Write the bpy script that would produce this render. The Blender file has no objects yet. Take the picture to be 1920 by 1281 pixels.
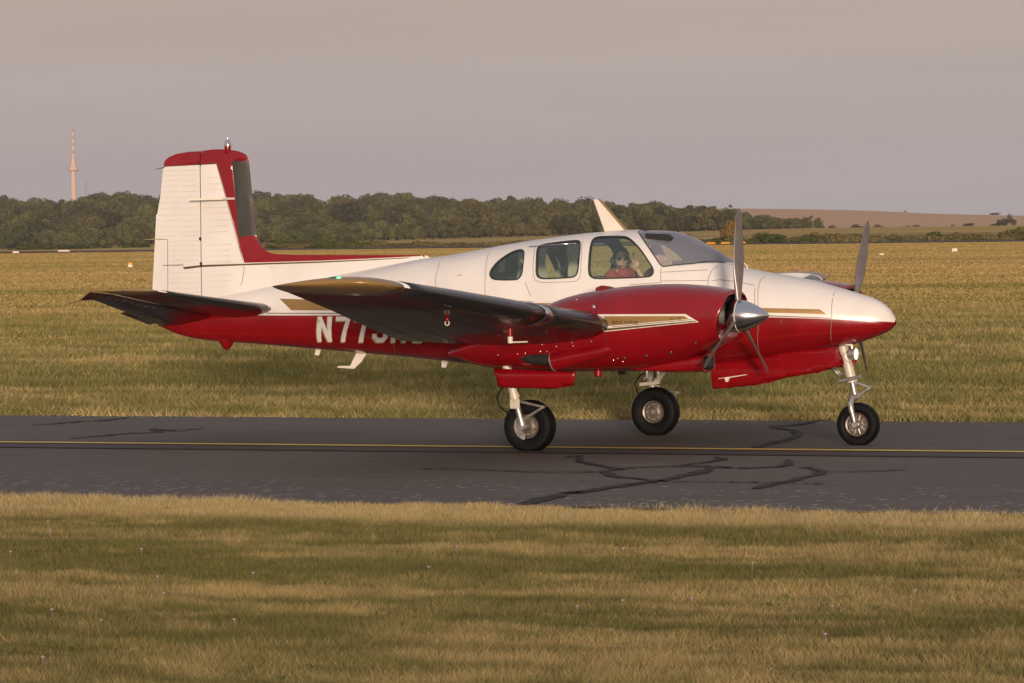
import bpy, bmesh, math, random
import numpy as np
from mathutils import Vector, Matrix
from mathutils.geometry import delaunay_2d_cdt

sc = bpy.context.scene
COL = sc.collection
PI = math.pi
R = math.radians

# ------------------------------------------------------------------ camera
CF, CX, CY, CH = 7841.75, 18.1044, -44.2459, 2.3175
YAW, PITCH, ROLL = -0.408053, -0.024029, -0.011553
CAM = np.array([CX, CY, CH])
_fw = np.array([math.sin(YAW), math.cos(YAW), 0.]); _rt = np.array([math.cos(YAW), -math.sin(YAW), 0.]); _up = np.array([0, 0, 1.])
FV = _fw * math.cos(PITCH) + _up * math.sin(PITCH); _u2 = _up * math.cos(PITCH) - _fw * math.sin(PITCH)
RV = _rt * math.cos(ROLL) + _u2 * math.sin(ROLL); UV = _u2 * math.cos(ROLL) - _rt * math.sin(ROLL)
cd = bpy.data.cameras.new('camera'); cam = bpy.data.objects.new('camera', cd); COL.objects.link(cam)
M = Matrix([[RV[0], UV[0], -FV[0], CX], [RV[1], UV[1], -FV[1], CY], [RV[2], UV[2], -FV[2], CH], [0, 0, 0, 1]])
cam.matrix_world = M
cd.sensor_width = 36; cd.lens = CF / 1920 * 36; cd.clip_start = 0.5; cd.clip_end = 30000
sc.camera = cam

# ------------------------------------------------------------------ light
SUN_EL, SUN_AZ = R(3.4), R(154)       # azimuth clockwise from +Y (where the light comes from)
w = bpy.data.worlds.new('World'); sc.world = w; w.use_nodes = True
nt = w.node_tree; nt.nodes.clear()
out = nt.nodes.new('ShaderNodeOutputWorld'); bg = nt.nodes.new('ShaderNodeBackground')
sky = nt.nodes.new('ShaderNodeTexSky'); sky.sky_type = 'NISHITA'; sky.sun_disc = False
sky.sun_elevation = SUN_EL; sky.sun_rotation = SUN_AZ; sky.air_density = 1.0; sky.dust_density = 3.0; sky.ozone_density = 1.0
# evening haze: a pinkish-grey veil over the clear sky, thicker towards the horizon, the same all round
geo = nt.nodes.new('ShaderNodeTexCoord'); sep = nt.nodes.new('ShaderNodeSeparateXYZ')
mr = nt.nodes.new('ShaderNodeMapRange'); mr.inputs[1].default_value = 0.0; mr.inputs[2].default_value = 0.5
mr.inputs[3].default_value = 0.0; mr.inputs[4].default_value = 1.0
cr = nt.nodes.new('ShaderNodeValToRGB')
e = cr.color_ramp.elements
e[0].position = 0.0; e[0].color = (5.6, 5.05, 5.2, 1)
e[1].position = 1.0; e[1].color = (4.2, 4.0, 4.6, 1)
for ps, c in ((0.04, (5.7, 4.95, 4.9, 1)), (0.12, (5.7, 4.7, 4.15, 1)), (0.3, (4.8, 4.1, 3.8, 1))):
    x = e.new(ps); x.color = c
mx = nt.nodes.new('ShaderNodeMix'); mx.data_type = 'RGBA'; mx.inputs[0].default_value = 0.85
L = nt.links.new
mpw = nt.nodes.new('ShaderNodeMapping'); mpw.inputs['Scale'].default_value = (5, 5, 60); nzw = nt.nodes.new('ShaderNodeTexNoise'); nzw.inputs['Scale'].default_value = 1.0; nzw.inputs['Detail'].default_value = 4
L(geo.outputs['Generated'], mpw.inputs[0]); L(mpw.outputs[0], nzw.inputs['Vector'])
L(geo.outputs['Generated'], sep.inputs[0]); L(sep.outputs[2], mr.inputs[0]); L(mr.outputs[0], cr.inputs[0])
L(sky.outputs[0], mx.inputs[6]); L(cr.outputs[0], mx.inputs[7]); rw = nt.nodes.new('ShaderNodeMapRange'); rw.inputs[1].default_value = .3; rw.inputs[2].default_value = .7; rw.inputs[3].default_value = .95; rw.inputs[4].default_value = 1.05
vw = nt.nodes.new('ShaderNodeVectorMath'); vw.operation = 'SCALE'; L(nzw.outputs[0], rw.inputs[0]); L(rw.outputs[0], vw.inputs['Scale']); L(mx.outputs[2], vw.inputs[0]); L(vw.outputs[0], bg.inputs[0]); L(bg.outputs[0], out.inputs[0])
bg.inputs[1].default_value = 0.1
sl = bpy.data.lights.new('sun', 'SUN'); sl.energy = 3.7; sl.angle = R(5.0); sl.color = (1.0, 0.80, 0.63)
so = bpy.data.objects.new('sun', sl); COL.objects.link(so)
sd = Vector((math.sin(SUN_AZ) * math.cos(SUN_EL), math.cos(SUN_AZ) * math.cos(SUN_EL), math.sin(SUN_EL)))
so.rotation_euler = sd.to_track_quat('Z', 'Y').to_euler(); so.location = sd * 60
vs = sc.view_settings; vs.view_transform = 'Standard'; vs.look = 'None'; vs.exposure = 0; vs.gamma = 1; vs.use_curve_mapping = False
sc.render.engine = 'CYCLES'
sc.cycles.transparent_max_bounces = 16

# ------------------------------------------------------------------ geometry helpers
def ray(px, py): return FV * CF + RV * (px - 960) - UV * (py - 640.5)
def un(px, py, ax, v):
    r = ray(px, py); t = (v - CAM[ax]) / r[ax]; return CAM + t * r
def und(px, py, d):                     # the point a given distance in front of the camera
    return CAM + ray(px, py) / CF * d
def smooth(a, b, x):
    t = np.clip((x - a) / (b - a), 0, 1); return t * t * (3 - 2 * t)
def ip(pts):                            # smooth 1-D curve through points (pchip)
    pts = sorted(pts); xs = np.array([p[0] for p in pts], float); ys = np.array([p[1] for p in pts], float)
    hh = np.diff(xs); dd = np.diff(ys) / hh; m = np.zeros(len(xs)); m[0] = dd[0]; m[-1] = dd[-1]
    for i in range(1, len(xs) - 1):
        if dd[i - 1] * dd[i] > 0:
            w1 = 2 * hh[i] + hh[i - 1]; w2 = hh[i] + 2 * hh[i - 1]; m[i] = (w1 + w2) / (w1 / dd[i - 1] + w2 / dd[i])
    def fn(x):
        x = np.clip(x, xs[0], xs[-1]); i = np.clip(np.searchsorted(xs, x) - 1, 0, len(xs) - 2)
        t = (x - xs[i]) / hh[i]
        return ys[i] * (2 * t**3 - 3 * t * t + 1) + m[i] * hh[i] * (t**3 - 2 * t * t + t) + ys[i + 1] * (-2 * t**3 + 3 * t * t) + m[i + 1] * hh[i] * (t**3 - t * t)
    return fn
def link(name, me, mats=(), parent=None, smoothf=True):
    o = bpy.data.objects.new(name, me); COL.objects.link(o)
    for m in (mats if isinstance(mats, (list, tuple)) else [mats]): me.materials.append(m)
    if smoothf and len(me.polygons): me.polygons.foreach_set('use_smooth', [True] * len(me.polygons))
    if parent: o.parent = parent
    return o
def mesh(name, vs_, fs, mats=(), parent=None, sm=True, mi=None):
    me = bpy.data.meshes.new(name); me.from_pydata([tuple(map(float, v)) for v in vs_], [], [tuple(f) for f in fs]); me.update()
    o = link(name, me, mats, parent, sm)
    if mi is not None: me.polygons.foreach_set('material_index', mi)
    return o
def empty(name, loc=(0, 0, 0)):
    o = bpy.data.objects.new(name, None); COL.objects.link(o); o.location = loc; o.empty_display_size = .2; return o
def tag(o, label=None, cat=None, group=None, kind=None):
    if label: o['label'] = label
    if cat: o['category'] = cat
    if group: o['group'] = group
    if kind: o['kind'] = kind
    return o
class MB:
    """collects shapes into one mesh"""
    def __init__(s): s.v = []; s.f = []; s.m = []
    def add(s, V, Fc, mi=0):
        n = len(s.v); s.v += [tuple(map(float, q)) for q in V]; s.f += [tuple(i + n for i in f) for f in Fc]; s.m += [mi] * len(Fc)
    def box(s, c, d, rot=None, mi=0):
        V = [Vector((x * d[0] / 2, y * d[1] / 2, z * d[2] / 2)) for x in (-1, 1) for y in (-1, 1) for z in (-1, 1)]
        if rot is not None: V = [rot @ q for q in V]
        V = [q + Vector(c) for q in V]
        s.add(V, [(0, 1, 3, 2), (4, 6, 7, 5), (0, 4, 5, 1), (2, 3, 7, 6), (0, 2, 6, 4), (1, 5, 7, 3)], mi)
    def tube(s, pts, rad, n=10, mi=0, cap=True):
        pts = [Vector(q) for q in pts]; rr = rad if isinstance(rad, (list, tuple)) else [rad] * len(pts)
        V = []; Fc = []; ref = None
        for i, q in enumerate(pts):
            d = (pts[min(i + 1, len(pts) - 1)] - pts[max(i - 1, 0)]).normalized()
            if ref is None:
                ref = d.cross(Vector((0, 0, 1))); 
                if ref.length < .1: ref = d.cross(Vector((1, 0, 0)))
            ref = (ref - d * ref.dot(d)).normalized(); b = d.cross(ref)
            for k in range(n):
                a = 2 * PI * k / n; V.append(q + (ref * math.cos(a) + b * math.sin(a)) * rr[i])
        for i in range(len(pts) - 1):
            for k in range(n): Fc.append((i * n + k, i * n + (k + 1) % n, (i + 1) * n + (k + 1) % n, (i + 1) * n + k))
        if cap: Fc.append(tuple(range(n))[::-1]); Fc.append(tuple((len(pts) - 1) * n + k for k in range(n)))
        s.add(V, Fc, mi)
    def lathe(s, prof, c=(0, 0, 0), ax='y', n=40, mi=0, sgn=1, mfun=None):
        """prof: (axial, radius) pairs"""
        V = []; Fc = []
        for a, r in prof:
            for k in range(n):
                t = 2 * PI * k / n; u, v = r * math.cos(t), r * math.sin(t)
                V.append({'y': (c[0] + u, c[1] + a * sgn, c[2] + v), 'x': (c[0] + a * sgn, c[1] + u, c[2] + v), 'z': (c[0] + u, c[1] + v, c[2] + a * sgn)}[ax])
        base = len(s.f)
        for i in range(len(prof) - 1):
            for k in range(n): Fc.append((i * n + k, i * n + (k + 1) % n, (i + 1) * n + (k + 1) % n, (i + 1) * n + k))
        s.add(V, Fc, mi)
    def prism(s, poly, y0, y1, mi=0):
        """side-view polygon (x,z) given thickness along y"""
        n = len(poly); V = [(x, y0, z) for x, z in poly] + [(x, y1, z) for x, z in poly]
        s.add(V, [tuple(range(n)), tuple(range(n, 2 * n))[::-1]] + [(i, (i + 1) % n, n + (i + 1) % n, n + i) for i in range(n)], mi)
    def ell(s, c, r, nu=16, nv=10, rot=None, mi=0):
        V = []; Fc = []
        for j in range(nv + 1):
            p = PI * j / nv
            for i in range(nu):
                t = 2 * PI * i / nu; q = Vector((r[0] * math.sin(p) * math.cos(t), r[1] * math.sin(p) * math.sin(t), r[2] * math.cos(p)))
                if rot is not None: q = rot @ q
                V.append(q + Vector(c))
        for j in range(nv):
            for i in range(nu): Fc.append((j * nu + i, j * nu + (i + 1) % nu, (j + 1) * nu + (i + 1) % nu, (j + 1) * nu + i))
        s.add(V, Fc, mi)
    def build(s, name, mats, parent=None, sm=True, fix=True):
        me = bpy.data.meshes.new(name); me.from_pydata(s.v, [], s.f); me.update()
        if fix:
            bm = bmesh.new(); bm.from_mesh(me); bmesh.ops.remove_doubles(bm, verts=bm.verts, dist=1e-5)
            bmesh.ops.recalc_face_normals(bm, faces=bm.faces)
            for ed in bm.edges:
                if len(ed.link_faces) == 2 and ed.calc_face_angle(0) > .7: ed.smooth = False
            mi = None; bm.to_mesh(me); bm.free()
            if any(s.m): pass
        if any(s.m) and not fix: me.polygons.foreach_set('material_index', s.m)
        return link(name, me, mats, parent, sm)
def pip(poly, x, y):
    """point in polygon, arrays"""
    poly = np.asarray(poly); inside = np.zeros(np.shape(x), bool); j = len(poly) - 1
    for i in range(len(poly)):
        xi, yi = poly[i]; xj, yj = poly[j]
        with np.errstate(divide='ignore', invalid='ignore'):
            c = ((yi > y) != (yj > y)) & (x < (xj - xi) * (y - yi) / ((yj - yi) if yj != yi else 1e-12) + xi)
        inside ^= c; j = i
    return inside
def densify(poly, step, closed=True):
    o = []; n = len(poly)
    for i in range(n if closed else n - 1):
        a = np.array(poly[i]); b = np.array(poly[(i + 1) % n]); k = max(1, int(math.ceil(np.linalg.norm(b - a) / step)))
        for t in range(k): o.append(tuple(a + (b - a) * t / k))
    if not closed: o.append(tuple(poly[-1]))
    return o
def rnd(poly, it=2):
    """round a polygon's corners (Chaikin)"""
    for _ in range(it):
        o = []
        for i in range(len(poly)):
            a = np.array(poly[i]); b = np.array(poly[(i + 1) % len(poly)]); o += [tuple(a * .75 + b * .25), tuple(a * .25 + b * .75)]
        poly = o
    return poly
def sheet(outline, loops, lines, step, fmap, regions, holes, sy=None):
    """triangulate outline (2-D) with constraint loops/lines; returns verts3d, faces, mat index"""
    sy = sy or step; pts = []; ed = []
    def addl(pl, closed):
        n0 = len(pts); pts.extend(pl)
        for i in range(len(pl) - (0 if closed else 1)): ed.append((n0 + i, n0 + (i + 1) % len(pl)))
    addl(outline, True)
    for l in loops: addl(l, True)
    for l in lines: addl(l, False)
    oa = np.array(outline); x0, y0 = oa.min(0); x1, y1 = oa.max(0)
    cons = np.array(pts)
    gx, gy = np.meshgrid(np.arange(x0 + step * .5, x1, step), np.arange(y0 + sy * .5, y1, sy))
    gx = gx.ravel(); gy = gy.ravel(); k = pip(outline, gx, gy); gx = gx[k]; gy = gy[k]
    if len(gx):
        keep = np.ones(len(gx), bool)
        for c in cons: keep &= ((gx - c[0]) / step) ** 2 + ((gy - c[1]) / sy) ** 2 > .12
        gx = gx[keep]; gy = gy[keep]
    pts += list(zip(gx.tolist(), gy.tolist()))
    V, _, Fc, _, _, _ = delaunay_2d_cdt([Vector((float(a), float(b))) for a, b in pts], ed, [], 0, 1e-7)
    V = np.array([(v[0], v[1]) for v in V]); Fc = np.array([f[:3] for f in Fc])
    c = V[Fc].mean(1); a = V[Fc]
    area = np.abs(np.cross(a[:, 1] - a[:, 0], a[:, 2] - a[:, 0]))
    k = pip(outline, c[:, 0], c[:, 1]) & (area > 1e-10)
    for h_ in holes: k &= ~pip(h_, c[:, 0], c[:, 1])
    Fc = Fc[k]; c = c[k]; mi = np.zeros(len(Fc), int)
    for poly, m in regions: mi[pip(poly, c[:, 0], c[:, 1])] = m
    P = fmap(V[:, 0], V[:, 1])
    return P, Fc, mi
def ply(name, P, Fc, mi, mats, parent, both=False, sm=True):
    """mesh from arrays; both: add its mirror image in y. Faces are turned so that they look outwards (-y side)."""
    a = P[Fc]; nrm = np.cross(a[:, 1] - a[:, 0], a[:, 2] - a[:, 0])
    if nrm[:, 1].sum() > 0: Fc = Fc[:, ::-1]
    if both:
        n = len(P); Q = P.copy(); Q[:, 1] *= -1; P = np.vstack([P, Q]); Fc = np.vstack([Fc, Fc[:, ::-1] + n]); mi = np.concatenate([mi, mi])
    me = bpy.data.meshes.new(name); me.from_pydata(P.tolist(), [], Fc.tolist()); me.update()
    if both:
        bm = bmesh.new(); bm.from_mesh(me); lay = bm.faces.layers.int.new('mi')
        bm.faces.ensure_lookup_table()
        for i, f_ in enumerate(bm.faces): f_[lay] = int(mi[i])
        bmesh.ops.remove_doubles(bm, verts=[v for v in bm.verts if abs(v.co.y) < 1e-4], dist=1e-4)
        mi = [f_[lay] for f_ in bm.faces]; bm.to_mesh(me); bm.free()
    me.update(); o = link(name, me, mats, parent, sm)
    me.polygons.foreach_set('material_index', [int(q) for q in mi]); return o

# ------------------------------------------------------------------ materials
def mat(name, col, rough=.5, metal=0., coat=0., noise=None, bump=None, spec=.5, emit=None):
    m = bpy.data.materials.new(name); m.use_nodes = True; n = m.node_tree; b = n.nodes['Principled BSDF']
    b.inputs['Base Color'].default_value = (*col, 1); b.inputs['Roughness'].default_value = rough; b.inputs['Metallic'].default_value = metal
    b.inputs['Coat Weight'].default_value = coat; b.inputs['Coat Roughness'].default_value = .06; b.inputs['Specular IOR Level'].default_value = spec
    if emit: b.inputs['Emission Color'].default_value = (*emit[0], 1); b.inputs['Emission Strength'].default_value = emit[1]
    tc = n.nodes.new('ShaderNodeTexCoord')
    if noise:
        sc_, amt = noise[:2]; st = noise[2] if len(noise) > 2 else (1, 1, 1)
        mp = n.nodes.new('ShaderNodeMapping'); mp.inputs['Scale'].default_value = st
        t = n.nodes.new('ShaderNodeTexNoise'); t.inputs['Scale'].default_value = sc_; t.inputs['Detail'].default_value = 6
        r = n.nodes.new('ShaderNodeMapRange'); r.inputs[1].default_value = .3; r.inputs[2].default_value = .7; r.inputs[3].default_value = 1 - amt; r.inputs[4].default_value = 1 + amt * .4
        mu = n.nodes.new('ShaderNodeVectorMath'); mu.operation = 'SCALE'; mu.inputs[0].default_value = col
        n.links.new(tc.outputs['Object'], mp.inputs[0]); n.links.new(mp.outputs[0], t.inputs['Vector']); n.links.new(t.outputs[0], r.inputs[0]); n.links.new(r.outputs[0], mu.inputs['Scale']); n.links.new(mu.outputs[0], b.inputs['Base Color'])
        rr = n.nodes.new('ShaderNodeMapRange'); rr.inputs[3].default_value = rough * .8; rr.inputs[4].default_value = min(1, rough * 1.25); n.links.new(t.outputs[0], rr.inputs[0]); n.links.new(rr.outputs[0], b.inputs['Roughness'])
    if bump:
        t2 = n.nodes.new('ShaderNodeTexNoise'); t2.inputs['Scale'].default_value = bump[0]; t2.inputs['Detail'].default_value = 3
        bp = n.nodes.new('ShaderNodeBump'); bp.inputs['Strength'].default_value = bump[1]; bp.inputs['Distance'].default_value = bump[2]
        n.links.new(tc.outputs['Object'], t2.inputs['Vector']); n.links.new(t2.outputs[0], bp.inputs['Height']); n.links.new(bp.outputs[0], b.inputs['Normal'])
    return m
WHITE = mat('white_paint', (.74, .70, .65), .30, coat=.3, noise=(2.2, .07), bump=(2.2, .3, .01))
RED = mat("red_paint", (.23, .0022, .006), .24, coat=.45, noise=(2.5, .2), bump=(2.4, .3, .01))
DRED = mat('dark_red_and_shade', (.040, .012, .012), .34, coat=.3, noise=(3, .25), bump=(2, .2, .01))  # dark red of the undersides; stands in for shade on the far gear door
GOLD = mat('gold_paint', (.34, .20, .065), .32, metal=.25, coat=.3, noise=(3, .1))
BROWN = mat('brown_paint', (.10, .055, .025), .4)
LINE = mat('seam', (.20, .16, .13), .7)
DLINE = mat('dark_seam', (.06, .008, .01), .7)
CREAM = mat('cream_paint', (.72, .66, .56), .4, noise=(8, .06))
BOOT = mat('rubber_boot', (.022, .021, .022), .32, noise=(9, .3, (1, .3, 1)), coat=.35)
FINBOOT = mat('worn_boot', (.035, .032, .028), .5, noise=(7, .4, (1, 1, .15)))
CHROME = mat('chrome', (.72, .70, .70), .16, metal=1., noise=(20, .05))
SPIN = mat('polished_spinner', (.66, .66, .68), .17, metal=1.)
STEEL = mat('gear_metal', (.50, .47, .43), .38, metal=.75, noise=(18, .3))
PALE = mat('pale_metal_paint', (.62, .55, .46), .45, metal=.1, noise=(14, .2))
TYRE = mat('tyre_rubber', (.005, .0045, .0045), .6, spec=.16, noise=(10, .25))
RIM = mat('wheel_rim', (.22, .18, .15), .4, metal=.6, noise=(12, .35))
DARK = mat('dark_void', (.012, .011, .011), .7)
ENG = mat('engine_metal', (.13, .125, .12), .5, metal=.4, noise=(25, .5))
BLADE = mat('propeller_grey', (.20, .17, .16), .35, metal=.4, noise=(8, .2))
RUB = mat('window_seal', (.03, .03, .028), .6)
LINER = mat('cabin_trim', (.24, .27, .28), .8, noise=(5, .2))
CURT = mat('curtain_cloth', (.50, .45, .34), .9, noise=(30, .15, (1, 1, .1)))
SEATM = mat('seat_leather', (.028, .026, .025), .45, noise=(12, .2))
def glassmat(name, tint, gl=.08, ior=1.45):
    m = bpy.data.materials.new(name); m.use_nodes = True; n = m.node_tree; n.nodes.clear()
    o = n.nodes.new('ShaderNodeOutputMaterial'); t = n.nodes.new('ShaderNodeBsdfTransparent'); g = n.nodes.new('ShaderNodeBsdfGlossy'); mxx = n.nodes.new('ShaderNodeMixShader'); fr = n.nodes.new('ShaderNodeFresnel')
    fr.inputs[0].default_value = ior; t.inputs[0].default_value = (*tint, 1); g.inputs['Roughness'].default_value = gl; g.inputs[0].default_value = (.9, .9, .9, 1)
    n.links.new(fr.outputs[0], mxx.inputs[0]); n.links.new(t.outputs[0], mxx.inputs[1]); n.links.new(g.outputs[0], mxx.inputs[2]); n.links.new(mxx.outputs[0], o.inputs[0]); return m
GLASS = glassmat('tinted_glass', (.84, .96, .90), .02, 1.8)
_n = GLASS.node_tree; _d = _n.nodes.new('ShaderNodeBsdfDiffuse'); _d.inputs[0].default_value = (.42, .58, .52, 1); _m = _n.nodes.new('ShaderNodeMixShader'); _m.inputs[0].default_value = .06  # faint teal diffuse brightens the panes, painted in for reflections
_o = [q for q in _n.nodes if q.type == 'OUTPUT_MATERIAL'][0]; _s = _o.inputs[0].links[0].from_socket; _n.links.new(_s, _m.inputs[1]); _n.links.new(_d.outputs[0], _m.inputs[2]); _n.links.new(_m.outputs[0], _o.inputs[0])
WSGLASS = glassmat('windshield_glass', (.88, .90, .92), .05, 1.7)
_n = WSGLASS.node_tree; _d = _n.nodes.new('ShaderNodeBsdfDiffuse'); _d.inputs[0].default_value = (.62, .63, .72, 1); _m = _n.nodes.new('ShaderNodeMixShader'); _m.inputs[0].default_value = .24   # pale lilac diffuse layer mixed into the clear acrylic
_o = [q for q in _n.nodes if q.type == 'OUTPUT_MATERIAL'][0]; _s = _o.inputs[0].links[0].from_socket; _n.links.new(_s, _m.inputs[1]); _n.links.new(_d.outputs[0], _m.inputs[2]); _n.links.new(_m.outputs[0], _o.inputs[0])

# ================================================================== TERRAIN
# depth d along the view, lateral b; the airfield is flat and the land rises gently beyond it
def bd(x, y): return (x - CX) * _rt[0] + (y - CY) * _rt[1], (x - CX) * _fw[0] + (y - CY) * _fw[1]
def xy(b, d): return CX + b * _rt[0] + d * _fw[0], CY + b * _rt[1] + d * _fw[1]
_ang = lambda pts: ip([((x - 960) / CF, v / CF) for x, v in pts])
E1 = _ang([(-2500, -5), (0, -5), (350, -1), (700, 3), (1200, 12), (1500, 17), (1900, 18), (4500, 18)])       # land at 1900 m
E2 = _ang([(-2500, 70), (0, 52), (90, 46), (230, 60), (380, 50), (500, 55), (600, 45), (720, 50), (880, 40), (980, 39), (1100, 28), (1200, 24), (1330, 22), (1450, 14), (1560, 12), (1900, 15), (4500, 15)])   # wooded hill 3000 m
E3 = _ang([(-2500, 78), (0, 80), (800, 70), (1150, 62), (1300, 57), (1450, 54), (1600, 50), (1750, 42), (1920, 36), (2300, 30), (4500, 20)])  # bare hill 4300 m
def hz(b, d):
    a = b / np.maximum(d, 1.)
    z1 = 1.15 * smooth(120, 900, d)
    h1 = CH + E1(a) * 1900; h2 = CH + E2(a) * 3000; h3 = CH + E3(a) * 4300
    z = z1 + (h1 - 1.15) * smooth(930, 1900, d)
    z = z + (h2 - h1) * smooth(1900, 3000, d)
    z = z + (h3 - h2) * smooth(3000, 4300, d)
    return z - 6 * smooth(4300, 7000, d)
ds = np.concatenate([np.linspace(-60, 100, 33), np.geomspace(105, 900, 46), np.linspace(930, 1900, 26)[0:], np.linspace(1940, 4300, 60), np.linspace(4500, 7500, 8)])
nb = 120
V = []; Fc = []
for d in ds:
    half = 60 + max(0, d) * .55
    bb = np.linspace(-half, half, nb); z = hz(bb, np.full(nb, d)); X, Y = xy(bb, d)
    z = z + (np.random.RandomState(3).rand(nb) - .5) * 0 - .03
    V += list(zip(X, Y, z))
for i in range(len(ds) - 1):
    for j in range(nb - 1): Fc.append((i * nb + j, i * nb + j + 1, (i + 1) * nb + j + 1, (i + 1) * nb + j))

def ground_color(n):
    """straw and green grass patches in strips along the taxiway; returns a colour socket (world position based)"""
    N = n.nodes.new; K = n.links.new
    g = N('ShaderNodeNewGeometry')
    def noise(sx, sy, det=5, off=0, rough=.6):
        mp = N('ShaderNodeMapping'); mp.inputs['Scale'].default_value = (sx, sy, 0); mp.inputs['Location'].default_value = (off, off * 1.7, 0)
        t = N('ShaderNodeTexNoise'); t.inputs['Scale'].default_value = 1; t.inputs['Detail'].default_value = det; t.inputs['Roughness'].default_value = rough
        K(g.outputs['Position'], mp.inputs[0]); K(mp.outputs[0], t.inputs['Vector']); return t.outputs[0]
    def mth(op, a, b, c=None):
        m = N('ShaderNodeMath'); m.operation = op
        for i, q in enumerate((a, b, c)):
            if q is None: continue
            if hasattr(q, 'links'): K(q, m.inputs[i])
            else: m.inputs[i].default_value = q
        return m.outputs[0]
    def rng(a, lo, hi):
        m = N('ShaderNodeMapRange'); K(a, m.inputs[0]); m.inputs[1].default_value = lo; m.inputs[2].default_value = hi; m.interpolation_type = 'SMOOTHSTEP'; return m.outputs[0]
    def mix(f_, a, b):
        m = N('ShaderNodeMix'); m.data_type = 'RGBA'
        if hasattr(f_, 'links'): K(f_, m.inputs[0])
        else: m.inputs[0].default_value = f_
        for i, q in ((6, a), (7, b)):
            if hasattr(q, 'links'): K(q, m.inputs[i])
            else: m.inputs[i].default_value = (*q, 1)
        return m.outputs[2]
    sp = N('ShaderNodeSeparateXYZ'); K(g.outputs['Position'], sp.inputs[0])
    y = sp.outputs[1]
    big = noise(.16, .50, 7, 3, .68); mid = noise(.8, 2.6, 6, 11, .7); fine = noise(7, 16, 4, 20, .7)
    far = noise(.006, .035, 6, 31, .65); far2 = noise(.002, .012, 4, 47)
    wild = mth('MULTIPLY_ADD', mth('SUBTRACT', big, .5), 3.0, y)               # wavy strip edges
    # strips parallel to the taxiway
    strip_a = mth('MULTIPLY', rng(wild, -13.2, -12.4), mth('SUBTRACT', 1., rng(wild, -3, -2)))   # dry verge beside the near edge
    strip_b = mth('MULTIPLY', rng(wild, 14.5, 16.), mth('SUBTRACT', 1., rng(wild, 24., 30.)))  # green strip behind
    green = mth('ADD', mth('ADD', mth('MULTIPLY', big, .5), mth('MULTIPLY', mid, .38)), mth('MULTIPLY', noise(3., 6., 5, 70, .75), .22))
    gmask = rng(green, .475, .58)
    gmask = mth('MULTIPLY', gmask, mth('SUBTRACT', 1., mth('MULTIPLY', strip_a, .85)))
    gmask = mth('MINIMUM', mth('ADD', gmask, mth('MULTIPLY', strip_b, .35)), 1.)
    near_c = mix(gmask, mix(fine, (.34, .25, .10), (.55, .42, .185)), mix(fine, (.105, .104, .026), (.25, .225, .070)))
    near_c = mix(mth('MULTIPLY', strip_a, .55), near_c, mix(fine, (.46, .35, .16), (.66, .52, .27)))
    soil = rng(noise(.8, 2.4, 5, 60), .62, .75)
    near_c = mix(mth('MULTIPLY', soil, .6), near_c, (.17, .12, .075))
    far_c = mix(rng(far, .40, .62), mix(fine, (.34, .23, .08), (.42, .30, .12)), (.22, .19, .05))
    far_c = mix(mth('MULTIPLY', rng(far2, .45, .62), .6), far_c, (.40, .26, .10))
    far_c = mix(mth('MULTIPLY', rng(noise(.004, .16, 5, 83, .7), .50, .62), .55), far_c, (.20, .135, .05))
    # depth along the view for the change-over
    dd = mth('ADD', mth('MULTIPLY', sp.outputs[0], float(_fw[0])), mth('MULTIPLY', y, float(_fw[1])))
    dd = mth('SUBTRACT', dd, float(CX * _fw[0] + CY * _fw[1]))
    c = mix(rng(dd, 85., 190.), near_c, far_c)
    hillc = mix(noise(.004, .02, 6, 77), (.80, .47, .25), (.58, .38, .20))
    c = mix(rng(dd, 2000., 2600.), c, hillc)
    golden = mix(rng(noise(.001, .02, 3, 90), .42, .58), (.66, .48, .11), (.44, .27, .08))
    c = mix(mth('MULTIPLY', rng(dd, 1000., 1080.), mth('SUBTRACT', 1., rng(dd, 1950., 2300.))), c, golden)
    return c, fine, K
gm = bpy.data.materials.new('meadow'); gm.use_nodes = True
c, fine, K = ground_color(gm.node_tree); b = gm.node_tree.nodes['Principled BSDF']; K(c, b.inputs['Base Color']); b.inputs['Roughness'].default_value = .95; b.inputs['Specular IOR Level'].default_value = .15
bp = gm.node_tree.nodes.new('ShaderNodeBump'); bp.inputs['Strength'].default_value = .7; bp.inputs['Distance'].default_value = .06; K(fine, bp.inputs['Height']); K(bp.outputs[0], b.inputs['Normal'])
ground = mesh('ground', V, Fc, gm); tag(ground, kind='structure')

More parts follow.
